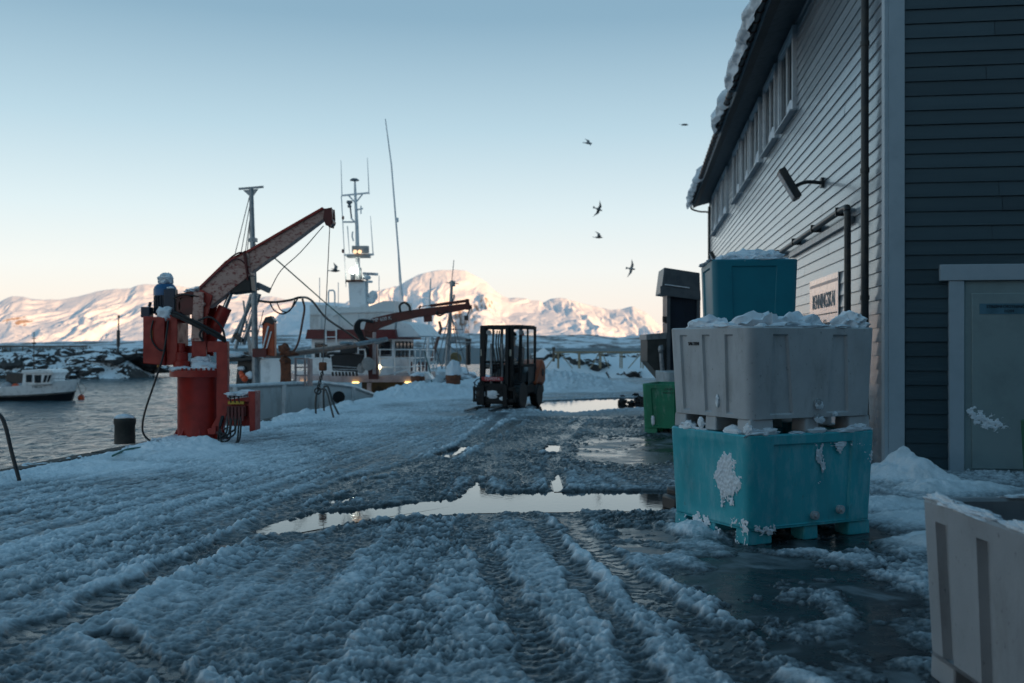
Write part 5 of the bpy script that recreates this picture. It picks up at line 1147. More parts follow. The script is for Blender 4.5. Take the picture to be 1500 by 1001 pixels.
b = MB(); b.beam(Ap(340, 490, .2), Ap(352, 500, .2), .12, .12); b.prism([Ap(342, 566, .2), Ap(373, 566, .2), Ap(373, 524, .2), Ap(346, 519, .2)], (0, .4, 0)); b.beam(Ap(336, 528, .1), Ap(376, 525, .1), .3, .08); b.build('net_drum_frame', DARK, fb, bevel=.01)
b = MB(); b.blob(Ap(340, 520, .1), (.3, .2, .09), 4, .3, n=3); b.blob(Ap(352, 540, .1), (.1, .1, .06), 5, .3); b.blob(Ap(366, 550, .0), (.12, .1, .10), 6, .2); b.build('deck_snow', SNOW, fb, angle=70)
b = MB(); b.blob(Ap(356, 551, -.05), (.075, .075, .09), 7, .05); b.blob(Ap(360, 555, -.08), (.085, .085, .09), 8, .05); b.blob(Ap(353, 547, 0), (.06, .06, .07), 9, .05); b.build('float_ball', FLOAT, fb)
b = MB(); b.prism([Ap(384, 520), Ap(402, 522), Ap(402, 474), Ap(398, 466), Ap(392, 464), Ap(384, 478)], (0, .25, 0)); oc = b.build('folded_crane', ORANGE, fb, bevel=.02)
b = MB(); b.prism([Ap(383, 477, -.03), Ap(389, 465, -.03), Ap(397, 463, -.03), Ap(402, 470, -.03), Ap(400, 476, -.03), Ap(390, 472, -.03)], (0, .3, 0)); b.build('folded_joint', DARK, oc)
b = MB(); b.beam(Ap(386, 510, -.04), Ap(394, 478, -.04), .07, .03); b.beam(Ap(389.5, 516, -.04), Ap(398, 486, -.04), .03, .03); b.build('white_stripe', WHITE, oc)
b = MB(); b.box(tuple(Ap(382, 517)), (.35, .3, .22)); b.build('crane_foot', DKRED, oc)
b = MB()
for k in range(7): b.tube(curvept([Ap(413+k*1.8, 527), Ap(414+k*1.6, 545), Ap(413+k*1.9, 562+k % 3)], 4), .05, 6)
b.blob(Ap(417, 528), (.14, .12, .10), 3, .4); b.build('fishing_gear', RUST, fb)
b = MB(); b.beam(Ap(419, 535, .5), Ap(419, 565, .5), .04, .04)
for px in (427, 441, 446): b.beam(Ap(px, 526, .5), Ap(px, 567, .5), .05, .05)
for py in (526, 539, 551): b.beam(Ap(425, py, .5), Ap(447, py, .5), .035, .035)
b.beam(Ap(450, 526, .5), Ap(450, 567, .5), .07, .07); b.build('gate_frame', PINKW, fb)
b = MB(); b.blob(Ap(417, 511), (.16, .14, .12), 6, .5); b.blob(Ap(424, 518), (.2, .14, .08), 7, .5); b.cyl(Ap(412, 520), Ap(420, 505), .05, 8); b.build('winch_block', RUST, fb)
b = MB(); b.tube(curvept([Ap(378, 441), Ap(400, 443), Ap(425, 440), Ap(440, 436), P(456, 440, 27), P(478, 466, 29), P(510, 488, 31), P(540, 510, 33)]), .032, 7)
b.tube(curvept([Ap(395, 443), Ap(402, 455), Ap(415, 460), Ap(427, 452), Ap(436, 438)]), .02, 6); b.tube(curvept([Ap(405, 442), Ap(412, 455), Ap(424, 456), Ap(432, 440)]), .016, 6); b.build('cable', BLACK, fb)
b = MB(); b.tube(curvept([Ap(443, 438), Ap(446, 452), Ap(443, 472), Ap(438, 498), Ap(432, 512), Ap(424, 518), Ap(410, 520)]), .028, 7); b.build('hose', mat('brown_hose', (.12, .045, .03), .5), fb)
b = MB(); b.tube([Ap(383, 362), Ap(410, 385), P(470, 438, 30), P(517, 478, 33.5)], .018, 6); b.build('green_line', ROPEG, fb)
b = MB(); b.box(tuple(Ap(383, 421, .2)), (.36, .2, .14), (0, R(25), 0)); b.cyl(Ap(374, 424, .2), Ap(380, 422, .2), .03, 8); b.build('mast_floodlight', mat('grey_lamp_case', (.17, .185, .2), .5), fb)

# ---------------------------------------------------------------- second vessel beyond the snow bank
sv = thing('moored_vessel', (-3.3, 47, -1.8)); tag(sv, 'snowy vessel with two stayed masts half hidden left of the forklift', 'boat', 'boats in the harbour')
Y2 = 45.5
def V2(px, py, dy=0): return P(px, py, Y2)+Vector((0, dy, 0))
o2 = [(-4.5, 42), (-2.6, 42), (-1.75, 46), (-1.7, 51), (-2.6, 55.5), (-3.4, 56.5), (-4.4, 55), (-5.2, 50), (-5.2, 45)]
b = MB(); vs = []; fs = []
for z_, k in ((-2.5, .8), (-1.2, .95), (-.25, 1.0), (-.25, .94), (-.5, .93)): vs += [(-3.4+(p[0]+3.4)*k, 49+(p[1]-49)*k, z_) for p in o2]
for i in range(4):
    for k in range(9): fs.append((i*9+k, i*9+(k+1) % 9, (i+1)*9+(k+1) % 9, (i+1)*9+k))
fs += [tuple(range(36, 45)), tuple(range(8, -1, -1))]; b.add(vs, fs); b.build('hull', HULLW, sv, angle=50)
b = MB(); b.box(tuple(V2(646, 560, 2)), (1.6, 2.6, .7)); b.build('deckhouse', WHITE, sv, bevel=.06)
b = MB(); b.blob(V2(652, 548, 1.5), (1.1, 1.8, .3), 4, .25, n=3); b.blob(V2(672, 554, 2), (.8, 1.8, .25), 5, .25, n=3); b.blob(V2(640, 552, .3), (.6, .6, .3), 6, .3, n=3); b.build('deck_snow', SNOW, sv, angle=70)
b = MB(); b.tube([V2(626, 552), V2(628, 470), V2(631, 408)], .075, 8, .03); b.build('mast', WHITE, sv)
b = MB(); b.tube([V2(654, 548, .5), V2(658, 470, .5), V2(661, 410, .5)], .13, 8, .06); b.beam(V2(652, 413, .5), V2(671, 415, .5), .04, .04); b.beam(V2(650, 482, .5), V2(678, 483, .5), .05, .05); b.beam(V2(653, 503, .5), V2(690, 501, .5), .06, .06); b.beam(V2(658, 500, .5), V2(668, 500, .5), .3, .10)
b.tube(curvept([V2(661, 441, .5), V2(664, 436, .5), V2(664, 431, .5)], 3), .05, 6); b.cyl(V2(662, 419, .5), V2(662, 411, .5), .13, 8); b.cyl(V2(661, 410, .5), V2(664, 380, .5), .02, 5); b.build('mast', STEEL, sv)
b = MB()
for a, c in (((628, 475), (612, 540)), ((628, 475), (620, 540)), ((628, 475), (640, 545)), ((629, 480), (648, 545)), ((658, 460), (636, 545)), ((659, 460), (646, 545)), ((660, 460), (686, 548)), ((660, 460), (674, 540)), ((653, 503), (668, 515)), ((690, 501), (672, 515))): b.tube([V2(*a, .3), V2(*c, .3)], .022, 5)
b.build('stay', ROPEW, sv)
b = MB(); b.tube([V2(633, 530, -.3), V2(641, 500, -.3), V2(647, 482, -.3), V2(644, 471, -.3)], .085, 8, .06); b.build('boom_pole', mat('brown_spar', (.16, .085, .07), .5), sv)
b = MB()
for px in (636, 641): b.beam(V2(px, 565, -.8), V2(px, 528, -.8), .05, .05)
for py in (530, 540, 550): b.beam(V2(632, py, -.8), V2(642, py, -.8), .05, .05)
b.build('ladder', WHITE, sv)
b = MB(); b.lathe(V2(665, 526, 1), [(.05, -.08), (.28, -.06), (.3, 0), (.28, .06), (.05, .08)], 18, (R(90), 0, 0)); b.cyl(V2(665, 535, 1), V2(665, 550, 1), .05, 8); b.build('net_wheel', mat('ochre_wheel', (.28, .2, .09), .6), sv)

# ---------------------------------------------------------------- small boat and buoy on the left
bb = thing('small_boat', (-29.5, 59, -1.8)); tag(bb, 'small white motor boat with square wheelhouse and dark bottom afloat at the left edge', 'boat', 'boats in the harbour')
Yb = 58.5
def Bp(px, py, dy=0): return P(px, py, Yb)+Vector((0, dy, 0))
hw = 1.35; secs = []
xs_ = [Bp(x_, 588).x for x_ in (-115, -60, -10, 40, 75, 95, 103)]
hb = [1.1, 1.3, 1.35, 1.3, 1.0, .5, .04]; tz = [Bp(0, y_).z for y_ in (571, 571, 569, 564, 559.5, 557.5, 556.5)]; rk = [0, 0, 0, -.02, -.15, -.35, -.62]
mz_ = [Bp(0, y_).z for y_ in (584, 583.5, 582.5, 580.5, 578.5, 577, 576)]
b = MB(); vs = []; fs = []
def hullsec(i):
    return [(xs_[i]+rk[i], Yb+1.3-.02, -2.1), (xs_[i]+rk[i]*.9, Yb+1.3-hb[i]*.75, -1.95), (xs_[i]+rk[i]*.45, Yb+1.3-hb[i]*.93, mz_[i]), (xs_[i], Yb+1.3-hb[i], tz[i]), (xs_[i], Yb+1.3-hb[i]*.85, tz[i]+.01),
            (xs_[i], Yb+1.3+hb[i]*.85, tz[i]+.01), (xs_[i], Yb+1.3+hb[i], tz[i]), (xs_[i]+rk[i]*.45, Yb+1.3+hb[i]*.93, mz_[i]), (xs_[i]+rk[i]*.9, Yb+1.3+hb[i]*.75, -1.95)]
for i in range(7): vs += hullsec(i)
for i in range(6):
    for k in range(9): fs.append((i*9+k, i*9+(k+1) % 9, (i+1)*9+(k+1) % 9, (i+1)*9+k))
fs += [tuple(range(9)), tuple(range(62, 53, -1))]; b.add(vs, fs); bh = b.build('hull', WHITE, bb, angle=40)
b = MB(); vs = []; fs = []
for i in range(7):
    s_ = hullsec(i); lowp = [s_[8], s_[0], s_[1], s_[2]]
    c0 = Vector((xs_[i], Yb+1.3, 0))
    for p in (s_[7], s_[8], s_[0], s_[1], s_[2]): vs.append((p[0]+(.012 if i > 4 else 0), c0.y+(p[1]-c0.y)*1.015, p[2]-(.01 if p[2] < -1.9 else 0)))
for i in range(6):
    for k in range(4): fs.append((i*5+k, i*5+k+1, (i+1)*5+k+1, (i+1)*5+k))
b.add(vs, fs); b.build('bottom_paint', mat('black_bottom_paint', (.010, .012, .016), .4), bh)
b = MB(); b.tube([Vector((x_+r_*.3, Yb+1.3-h_*1.0, z_+.05)) for x_, r_, h_, z_ in zip(xs_, rk, hb, mz_)], .03, 6); b.build('rubbing_strake', DARK, bh)
b = MB(); b.prism([Bp(32, 565), Bp(74, 563), Bp(75, 552), Bp(80, 546), Bp(34, 546)], (0, 1.9, 0)); cb = b.build('cabin', WHITE, bb, bevel=.03)
b = MB(); b.prism([Bp(31, 547, -.08), Bp(80, 547, -.08), Bp(77, 542.5, -.08), Bp(70, 541.5, -.08), Bp(33, 542.5, -.08)], (0, 2.05, 0)); b.build('cabin_roof', WHITE, cb, bevel=.03)
for pts in ([(38.5, 560), (47, 560), (47, 549), (38.5, 549)], [(51, 561), (60, 561), (61, 549.5), (51, 549.5)], [(63, 560.5), (67, 560), (70, 550), (66, 549.5)], [(69, 560), (72, 559.5), (76, 549), (72, 549.5)]):
    b = MB(); b.prism([Bp(*p, -.03) for p in pts], (0, .05, 0)); b.build('window', PANE, cb)
b = MB(); b.tube([Bp(40, 543, .8), Bp(40.5, 486, .8)], .035, 6, .02); b.beam(Bp(37.5, 496, .8), Bp(43.5, 496, .8), .04, .04); b.beam(Bp(38, 503, .8), Bp(43, 503, .8), .05, .12); b.box(tuple(Bp(35, 541, .6)), (.3, .2, .09)); b.build('mast', DARK, bb)
b = MB(); b.tube([Bp(76, 558), Bp(77, 555), Bp(100, 555), Bp(101, 558)], .018, 5); b.build('bow_rail', STEEL, bb)
text('F-88-LN', .17, Bp(55.5, 568.3, 1.3-1.37), (1, 0, .02), (0, -.25, 1), 'lettering', INK, bh)
b = MB(); b.blob(Bp(17, 567.5, .5), (.26, .2, .20), 3, .15); b.build('float_ball', FLOAT, bb)
b = MB(); b.blob(Bp(24, 566, .7), (.4, .3, .16), 5, .4); b.blob(Bp(3, 566, .6), (.35, .3, .2), 6, .3); b.build('net_pile', mat('pale_net', (.4, .42, .45), .8), bb)
b = MB(); b.box(tuple(Bp(14, 556, 1.0)), (1.2, .5, .7)); b.box(tuple(Bp(8, 549, 1.0)), (.5, .4, .2)); b.build('deck_gear', DARK, bb, bevel=.04)
b = MB(); b.blob(P(119, 583, 60.5), (.20, .20, .21), 1, .03, n=3); by = b.build('buoy', FLOAT); tag(by, 'small round orange buoy floating off the white boat bow', 'buoy')
rope([Bp(99, 559, 1.2), Bp(104, 572, 1.2), Bp(109, 586, 1.2)], .02, 'dark mooring line from boat bow straight into the water', BLACK)
rope([Bp(100, 560, 1.4), Bp(109, 571, 1.6), P(117, 581.5, 60.4)], .015, 'thin mooring line between boat bow and orange buoy', BLACK)

# ---------------------------------------------------------------- far timber racks, beacon, piles
def rack(label, px0, px1, py, Y, npost, m, z0, sl):
    t_ = thing('drying_rack', tuple(P((px0+px1)/2, py+20, Y))); b = MB()
    b.beam(P(px0, py, Y), P(px1, py, Y), .11, .13); b.beam(P(px0, py+.5, Y+1.6), P(px1, py+.5, Y+1.6), .10, .12); b.build('rail', m, t_); rs = random.Random(int(px0)+2)
    for k in range(npost):
        x_ = px0+(px1-px0)*(k+.2)/(npost-.6); b = MB(); base = P(x_, py, Y); base.z = z0
        b.cyl(base, P(x_, py, Y), .065, 7); b.cyl(base+Vector((0, 1.6, 0)), P(x_, py, Y)+Vector((0, 1.6, 0)), .06, 7)
        if k % 2 == 0:
            for sg_ in (-1, 1):
                e_ = base+Vector((sg_*rs.uniform(.8, 1.4), .3, 0)); b.cyl(e_, P(x_+sg_*1.5, py, Y), .045, 6)
        b.build('post', m, t_)
    return tag(t_, label, 'drying rack', 'timber racks on the breakwaters')
rack('dark timber rack along the breakwater at the left edge', -120, 128, 507.5, 102, 9, WOOD, .3, 1)
rack('pale timber rack on the snowy breakwater right of the forklift', 812, 1010, 516, 91.5, 7, PALEWOOD, -.6, 1)
b = MB(); b.tube([P(173, 519, 100), P(174, 463, 100)], .10, 8, .06); bc = None
t_ = thing('beacon', tuple(P(173, 519, 100))); tag(t_, 'dark navigation beacon pole with thick middle on the breakwater end', 'beacon')
b.build('pole', DARK, t_); b = MB(); b.cyl(P(173.3, 508, 100), P(173.6, 484, 100), .17, 12); b.cyl(P(174, 466, 100), P(174, 462, 100), .12, 8); b.build('lantern', DARK, t_)
b = MB(); b.cyl(P(686, 535, 62), P(686, 497, 62), .15, 12); b.cyl(P(686, 500, 62), P(686, 496.5, 62), .2, 12); tag(b.build('mooring_pile', BLACK), 'black mooring pile in the water left of the forklift', 'pile')
b = MB(); b.cyl(P(811, 530, 93), P(811, 510, 93), .12, 8); b.box(tuple(P(811, 509.5, 93)), (.3, .3, .12)); tag(b.build('mooring_pile', WOOD), 'short dark pile at the left end of the pale timber rack', 'pile')
# rubble beside the far puddle
rs = random.Random(9)
for k, (px, py, s_) in enumerate(((911, 592, .10), (937, 590, .13), (948, 591, .14), (925, 593, .08), (912, 583, .06), (931, 581, .08))):
    b = MB(); g = G(px, py); b.blob((g.x, g.y, s_*.5), (s_*1.3, s_, s_*.8), k+3, .5, n=3)
    o = b.build('stone', mat('wet_dark_stone', (.035, .03, .03), .5), angle=30); tag(o, 'small dark stone in the far puddle left of the green tub', 'stone', 'stones by the far puddle')

# ---------------------------------------------------------------- forklift and driver (local: +x forward, +y left)
fk = thing('forklift'); tag(fk, 'dark forklift with orange rear body and glazed cab standing on the snowy quay', 'forklift')
ORB = mat('forklift_orange', (.66, .135, .04), .4, col2=(.5, .10, .03), scale=4)
FB = mat('forklift_black', (.008, .010, .012), .5, spec=.3)
FG = mat('forklift_grey', (.07, .075, .08), .45)
def wheel(x_, y_, r_, wd):
    b = MB(); b.lathe((x_, y_, r_), [(r_*.55, -wd/2), (r_*.93, -wd/2), (r_, -wd/2+.04), (r_, wd/2-.04), (r_*.93, wd/2), (r_*.55, wd/2)], 30, (R(90), 0, 0))
    for k in range(18):
        a = 2*math.pi*k/18
        b.box((x_+r_*math.cos(a), y_, r_+r_*math.sin(a)), (.03, wd*.9, .06), (0, -a, 0))
    w_ = b.build('wheel', BLACK, fk)
    b = MB(); b.lathe((x_, y_, r_), [(r_*.56, -wd/2+.02), (r_*.5, -wd/2+.05), (r_*.5, wd/2-.05), (r_*.56, wd/2-.02)], 24, (R(90), 0, 0)); b.lathe((x_, y_, r_), [(r_*.2, -wd/2+.01), (r_*.2, wd/2-.01)], 16, (R(90), 0, 0)); b.build('rim', FG, w_)
wheel(0, .46, .33, .22); wheel(0, -.46, .33, .22); wheel(-1.5, .42, .27, .2); wheel(-1.5, -.42, .27, .2)
b = MB(); b.prism([(-.1, -.5, .34), (-1.3, -.52, .34), (-1.3, -.52, .60), (-.35, -.5, .55), (.02, -.5, .72), (.12, -.5, .66)], (0, 1.0, 0)); b.box((-.65, 0, .42), (1.0, .74, .36)); b.build('chassis', FB, fk, bevel=.02)
b = MB(); b.prism([(-.55, -.45, .62), (-1.35, -.45, .62), (-1.5, -.45, .75), (-1.5, -.45, 1.0), (-1.1, -.45, 1.02), (-.6, -.45, .85)], (0, .9, 0)); b.build('engine_hood', FG, fk, bevel=.03)
b = MB(); b.prism([(-1.15, -.53, .52), (-1.42, -.53, .58), (-1.80, -.53, .50), (-1.98, -.53, .62), (-2.0, -.53, 1.02), (-1.85, -.53, 1.16), (-1.68, -.53, 1.20), (-1.10, -.53, .62)], (0, 1.06, 0)); cw_ = b.build('counterweight', ORB, fk, bevel=.05)
b = MB(); b.lathe((-1.72, .53, .85), [(.10, -.02), (.10, .012), (.0, .012)], 14, (R(-90), 0, 0)); b.build('vent', BLACK, cw_)
b = MB(); b.prism([(-1.15, -.5, .30), (-1.25, -.5, .56), (-1.9, -.5, .52), (-1.95, -.5, .35), (-1.8, -.5, .28)], (0, 1.0, 0)); b.build('rear_apron', FG, fk, bevel=.02)
# overhead guard
b = MB(); HT = 2.03
for y_ in (-.47, .47):
    b.beam((.02, y_, .68), (-.16, y_*.96, HT), .075, .06); b.beam((-1.22, y_, .95), (-1.30, y_*.96, HT), .075, .06); b.beam((-.13, y_*.96, HT), (-1.33, y_*.96, HT-.02), .07, .07)
    b.beam((-.05, y_, 1.05), (-1.25, y_, 1.05), .05, .06)
b.beam((-.16, -.47, HT), (-.16, .47, HT), .07, .07); b.beam((-1.32, -.47, HT-.02), (-1.32, .47, HT-.02), .07, .07)
for k in range(5): b.beam((-.35-k*.2, -.46, HT), (-.35-k*.2, .46, HT), .05, .03)
b.beam((.02, -.47, 1.0), (.02, .47, 1.0), .05, .05)
b.build('overhead_guard', FB, fk, bevel=.01)
b = MB(); b.box((-.73, 0, HT+.03), (1.15, .9, .02)); b.build('roof_panel', FB, fk)
def gpane(pts, off): b = MB(); b.prism(pts, off); b.build('cab_glass', GLASS, fk)
gpane([(.0, -.43, 1.03), (.0, .43, 1.03), (-.14, .43, HT-.06), (-.14, -.43, HT-.06)], (.006, 0, 0))
for y_ in (.475, -.475):
    gpane([(-.10, y_, 1.10), (-.60, y_, 1.10), (-.62, y_*.97, HT-.08), (-.2, y_*.97, HT-.08)], (0, .005, 0)); gpane([(-.68, y_, 1.10), (-1.18, y_, 1.10), (-1.24, y_*.97, HT-.08), (-.70, y_*.97, HT-.08)], (0, .005, 0))
gpane([(-1.28, -.42, 1.1), (-1.28, .42, 1.1), (-1.31, .42, HT-.08), (-1.31, -.42, HT-.08)], (-.005, 0, 0))
b = MB()
for y_ in (.48, -.48):
    q_ = [(-.06, y_, .60), (-.62, y_, .52), (-1.14, y_, .66), (-1.20, y_, 1.08), (-1.27, y_*.97, HT-.05), (-.18, y_*.97, HT-.05)]; b.tube(q_+[q_[0]], .025, 6); b.beam((-.64, y_, 1.08), (-.66, y_*.97, HT-.06), .04, .04); b.beam((-.04, y_, 1.07), (-1.2, y_, 1.07), .04, .04)
b.build('cab_door', FB, fk)
b = MB()
for y_ in (.478, -.478): b.prism([(-.64, y_, .55), (-1.13, y_, .68), (-1.19, y_, 1.05), (-.64, y_, 1.05)], (0, .004, 0))
b.build('door_panel', FG, fk)
# mast, carriage and forks
b = MB()
for y_ in (-.37, .37): b.beam((.36, y_, .10), (.33, y_, 2.04), .13, .11); b.beam((.46, y_*.83, .10), (.43, y_*.83, 2.0), .07, .09)
b.box((.345, 0, 2.0), (.09, .8, .10)); b.box((.37, 0, .20), (.09, .8, .14)); b.box((.345, 0, 1.15), (.05, .7, .06)); b.build('mast', FB, fk, bevel=.008)
b = MB()
for y_ in (-.37, .37): b.box((.405, y_, 1.38), (.012, .06, .16))
b.build('reflector', mat('pale_reflector', (.6, .55, .45), .3), fk)
b = MB()
for y_ in (-.14, .14): b.cyl((.36, y_, .2), (.34, y_, 1.6), .035, 10)
b.build('lift_cylinder', STEEL, fk)
b = MB(); 
for y_ in (-.06, .02, .08): b.tube(curvept([(.40, y_, .6), (.42, y_+.05, 1.1), (.40, y_-.02, 1.6), (.36, y_, 1.92)], 5), .016, 6)
b.build('mast_hose', BLACK, fk)
b = MB(); b.box((.53, 0, .50), (.05, 1.10, .09)); b.box((.53, 0, .22), (.05, 1.10, .09))
for y_ in (-.52, -.2, .2, .52): b.beam((.53, y_, .18), (.53, y_, .56), .05, .05)
b.box((.50, .0, .38), (.04, .6, .5)); b.tube(curvept([(.56, -.5, .56), (.62, -.46, .68), (.60, -.36, .74), (.56, -.3, .62), (.62, -.42, .58), (.58, -.52, .66)], 5), .014, 6); b.build('carriage', FB, fk, bevel=.006)
for y_ in (-.30, .30):
    b = MB(); b.prism([(.56, y_-.055, .58), (.56, y_-.055, .05), (1.62, y_-.055, .03), (1.62, y_-.055, .045), (.60, y_-.055, .09), (.60, y_-.055, .58)], (0, .11, 0)); b.build('fork', FB, fk)
b = MB(); b.box((.51, -.05, .74), (.04, .56, .10)); pt = b.build('badge_plate', mat('badge_red', (.45, .015, .02), .4), fk, bevel=.01)
text('TOYOTA', .10, (.533, -.05, .71), (0, 1, 0), (0, 0, 1), 'lettering', WINK, pt)
b = MB()
for y_ in (-.36, .50): b.lathe((-.10, y_, 1.88), [(.03, 0), (.06, .02), (.065, .06), (.06, .07)], 12, (0, R(90), 0))
b.build('headlight', STEEL, fk)
b = MB(); b.cyl((-.18, .50, 1.80), (-.18, .50, 1.86), .03, 8); b.build('indicator', FLOAT, fk)
b = MB(); b.blob((.53, -.08, .37), (.03, .17, .09), 4, .6, n=3); b.blob((.54, .25, .27), (.03, .10, .05), 5, .6, n=3); b.blob((.58, -.32, .07), (.12, .07, .03), 6, .4, n=3); b.build('packed_snow', SNOW, fk, angle=70)
b = MB(); b.box((-.86, 0, .92), (.48, .48, .13)); b.box((-1.08, 0, 1.25), (.10, .46, .55), (0, R(-8), 0)); b.build('seat', BLACK, fk, bevel=.04)
b = MB(); c = Vector((-.36, .05, 1.12)); b.tube([c+Vector((.10*math.sin(t_)*.45, .16*math.cos(t_), .16*math.sin(t_)*.88)) for t_ in [2*math.pi*k/18 for k in range(19)]], .014, 6); b.cyl(c, (-.18, .05, .75), .025, 8); b.beam(c+Vector((0, -.15, 0)), c+Vector((0, .15, 0)), .02, .02); b.build('steering_wheel', BLACK, fk)
# driver: continuous skinned body, clothes as children
def skinmesh(name, verts, edges, radii, root, m, parent=None, sub=1):
    me = bpy.data.meshes.new(name); bm = bmesh.new(); sl_ = bm.verts.layers.skin.verify(); bv = []
    for i, (v, r_) in enumerate(zip(verts, radii)):
        q_ = bm.verts.new(v); q_[sl_].radius = (r_, r_) if not isinstance(r_, tuple) else r_; q_[sl_].use_root = (i == root); bv.append(q_)
    for a, c_ in edges: bm.edges.new((bv[a], bv[c_]))
    bm.to_mesh(me); bm.free(); me.materials.append(m); o = bpy.data.objects.new(name, me); COL.objects.link(o); o.parent = parent
    o.modifiers.new('skin', 'SKIN').use_smooth_shade = True
    s_ = o.modifiers.new('subdivision', 'SUBSURF'); s_.levels = sub; s_.render_levels = sub
    return o
SKIN = mat('skin', (.45, .26, .19), .5); JACK = mat('blue_jacket', (.045, .075, .13), .8, bump=.2); TROU = mat('dark_trousers', (.02, .022, .028), .8)
sx, sz = -.90, 1.02                          # hips on the seat
vb_ = []; ed = []; ra = []
def chain(pts, rr, start=None):
    prev = start
    for p, r_ in zip(pts, rr):
        vb_.append(p); ra.append(r_); i = len(vb_)-1
        if prev is not None: ed.append((prev, i))
        prev = i
    return prev
chain([(sx, 0, sz), (sx-.02, 0, sz+.22), (sx-.02, 0, sz+.42)], [(.15, .12), (.15, .11), (.16, .10)]); chest = 2
nk = chain([(sx, 0, sz+.54), (sx+.02, 0, sz+.61), (sx+.04, 0, sz+.70), (sx+.035, 0, sz+.80)], [.055, .062, .088, .07], chest)
for sg_ in (-1, 1):
    hp_ = chain([(sx+.10, sg_*.10, sz), (sx+.44, sg_*.13, sz+.01), (sx+.52, sg_*.13, sz-.36), (sx+.60, sg_*.13, sz-.40)], [.085, .06, .045, .035], 0)
    wr = chain([(sx-.0, sg_*.19, sz+.44), (sx+.12, sg_*.25, sz+.20), (sx+.38, sg_*.17, sz+.17), (sx+.46, sg_*.145, sz+.19)], [.062, .045, .032, .030], chest)
    for k in range(4):
        o_ = -.027+k*.018; chain([(sx+.50, sg_*.15+o_*.5, sz+.215+o_), (sx+.545, sg_*.15+o_*.4, sz+.22+o_), (sx+.55, sg_*.135+o_*.4, sz+.19+o_)], [.010, .009, .008], wr)
    chain([(sx+.48, sg_*.12, sz+.215), (sx+.52, sg_*.115, sz+.225)], [.011, .009], wr)
pe = skinmesh('person', vb_, ed, ra, 0, SKIN, None, 2)
tag(pe, 'driver in blue jacket and dark cap seated behind the forklift steering wheel', 'person')
jv = [(sx, 0, sz-.01), (sx-.02, 0, sz+.22), (sx-.02, 0, sz+.43), (sx, 0, sz+.53)]; je = [(0, 1), (1, 2), (2, 3)]; jr = [(.18, .145), (.18, .135), (.19, .125), .085]
for sg_ in (-1, 1):
    n0 = len(jv); jv += [(sx-.0, sg_*.19, sz+.44), (sx+.12, sg_*.25, sz+.20), (sx+.36, sg_*.175, sz+.17)]; jr += [.085, .065, .052]; je += [(2, n0), (n0, n0+1), (n0+1, n0+2)]
skinmesh('jacket', jv, je, jr, 0, JACK, pe, 2)
tv = [(sx, 0, sz-.02)]; te = []; tr_ = [(.165, .13)]
for sg_ in (-1, 1):
    n0 = len(tv); tv += [(sx+.10, sg_*.10, sz-.01), (sx+.44, sg_*.13, sz+.0), (sx+.51, sg_*.13, sz-.33)]; tr_ += [.10, .076, .06]; te += [(0, n0), (n0, n0+1), (n0+1, n0+2)]
skinmesh('trousers', tv, te, tr_, 0, TROU, pe, 2)
hx_ = sx+.045; hz_ = sz+.74
b = MB(); b.blob((hx_-.015, 0, hz_+.06), (.108, .092, .10), 3, .02, n=3, flat=.02); b.box((hx_+.10, 0, hz_+.05), (.09, .14, .012)); b.build('cap', mat('dark_cap', (.015, .017, .02), .8), pe, angle=60)
b = MB(); b.blob((hx_+.088, 0, hz_-.035), (.022, .014, .022), 2, .02); b.build('nose', SKIN, pe)
b = MB()
for sg_ in (-1, 1): b.blob((hx_+.076, sg_*.032, hz_-.005), (.010, .012, .008), 2, .02)
b.box((hx_+.078, 0, hz_-.075), (.012, .045, .008)); b.build('eyes_and_mouth', mat('face_dark', (.06, .025, .02), .5), pe)
b = MB()
for sg_ in (-1, 1): b.blob((hx_-.01, sg_*.088, hz_-.02), (.022, .012, .032), 2, .05)
b.build('ear', SKIN, pe)
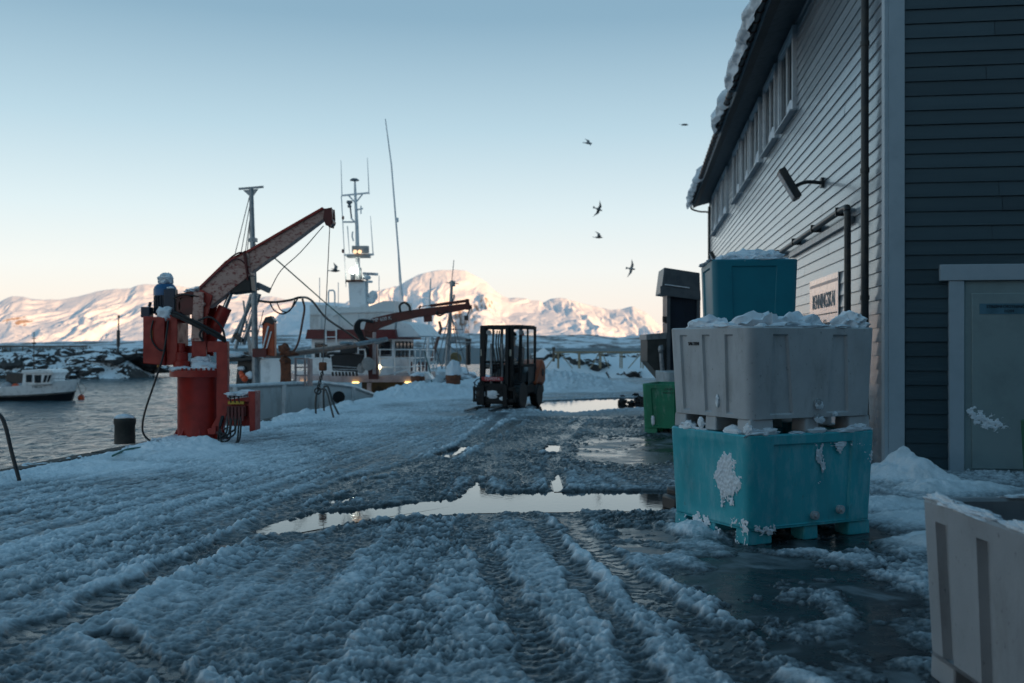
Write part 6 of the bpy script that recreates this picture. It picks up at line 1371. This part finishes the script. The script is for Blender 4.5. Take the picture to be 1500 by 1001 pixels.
ang = math.atan2(-.94, -.33)
for o_ in (fk, pe): place(o_, -.26, 24.76, .02, ang)

# ---------------------------------------------------------------- gulls
GUL = mat('shaded_gull_feathers', (.30, .30, .30), .7, col2=(.12, .12, .12), scale=4)  # shade on the birds' undersides is put into this dark grey
def gull(px, py, Y, yaw, roll, pitch, up, sweep, label, span=.62):
    b = MB()
    b.lathe((0, 0, 0), [(.005, -.30), (.035, -.26), (.07, -.12), (.085, .02), (.065, .14), (.05, .19), (.048, .23), (.02, .27), (.004, .31)], 10, (0, R(90), 0))
    b.prism([(-.26, -.03, .01), (-.44, -.09, 0), (-.46, 0, 0), (-.44, .09, 0), (-.26, .03, .01)], (0, 0, .012))
    for s_ in (-1, 1):
        u1, u2 = up
        e1 = Vector((.04, s_*span*.42, span*.42*u1)); e2 = e1+Vector((-sweep, s_*span*.6, span*.6*u2))
        L1 = [Vector((.11, s_*.03, .03)), e1+Vector((.10, 0, 0)), e2, e1+Vector((-.10, 0, -.01)), Vector((-.11, s_*.03, .02))]
        b.prism([L1[0], L1[1], L1[3], L1[4]], (0, 0, .018)); b.prism([L1[1], L1[2], L1[3]], (0, 0, .012))
    o = b.build('gull', GUL, angle=25); o.location = P(px, py, Y); o.rotation_euler = (R(roll), R(pitch), R(yaw))
    return tag(o, label, 'gull', 'gulls over the harbour')
gull(862, 210, 72, 20, 35, 0, (.35, -.1), .15, 'gull with wings half down, topmost over the quay left of the roof')
gull(877, 307, 72, 10, -75, 20, (.3, -.5), .25, 'gull banking with wing tip pointing down, upper of the close pair')
gull(877, 348, 74, 5, 20, 0, (.8, .3), .25, 'gull gliding level with raised wings, lower of the close pair')
gull(925, 394, 66, -40, 80, 10, (.2, .1), .15, 'gull banked steeply with spread wings, lowest over the bright hills')
gull(1003, 183, 80, 10, 5, 0, (.1, -.15), .1, 'small distant gull nearest to the snowy roof edge')
gull(491, 397, 60, 0, 25, 0, (.9, .5), .2, 'gull flying between crane boom tip and boat mast lamp', .5)
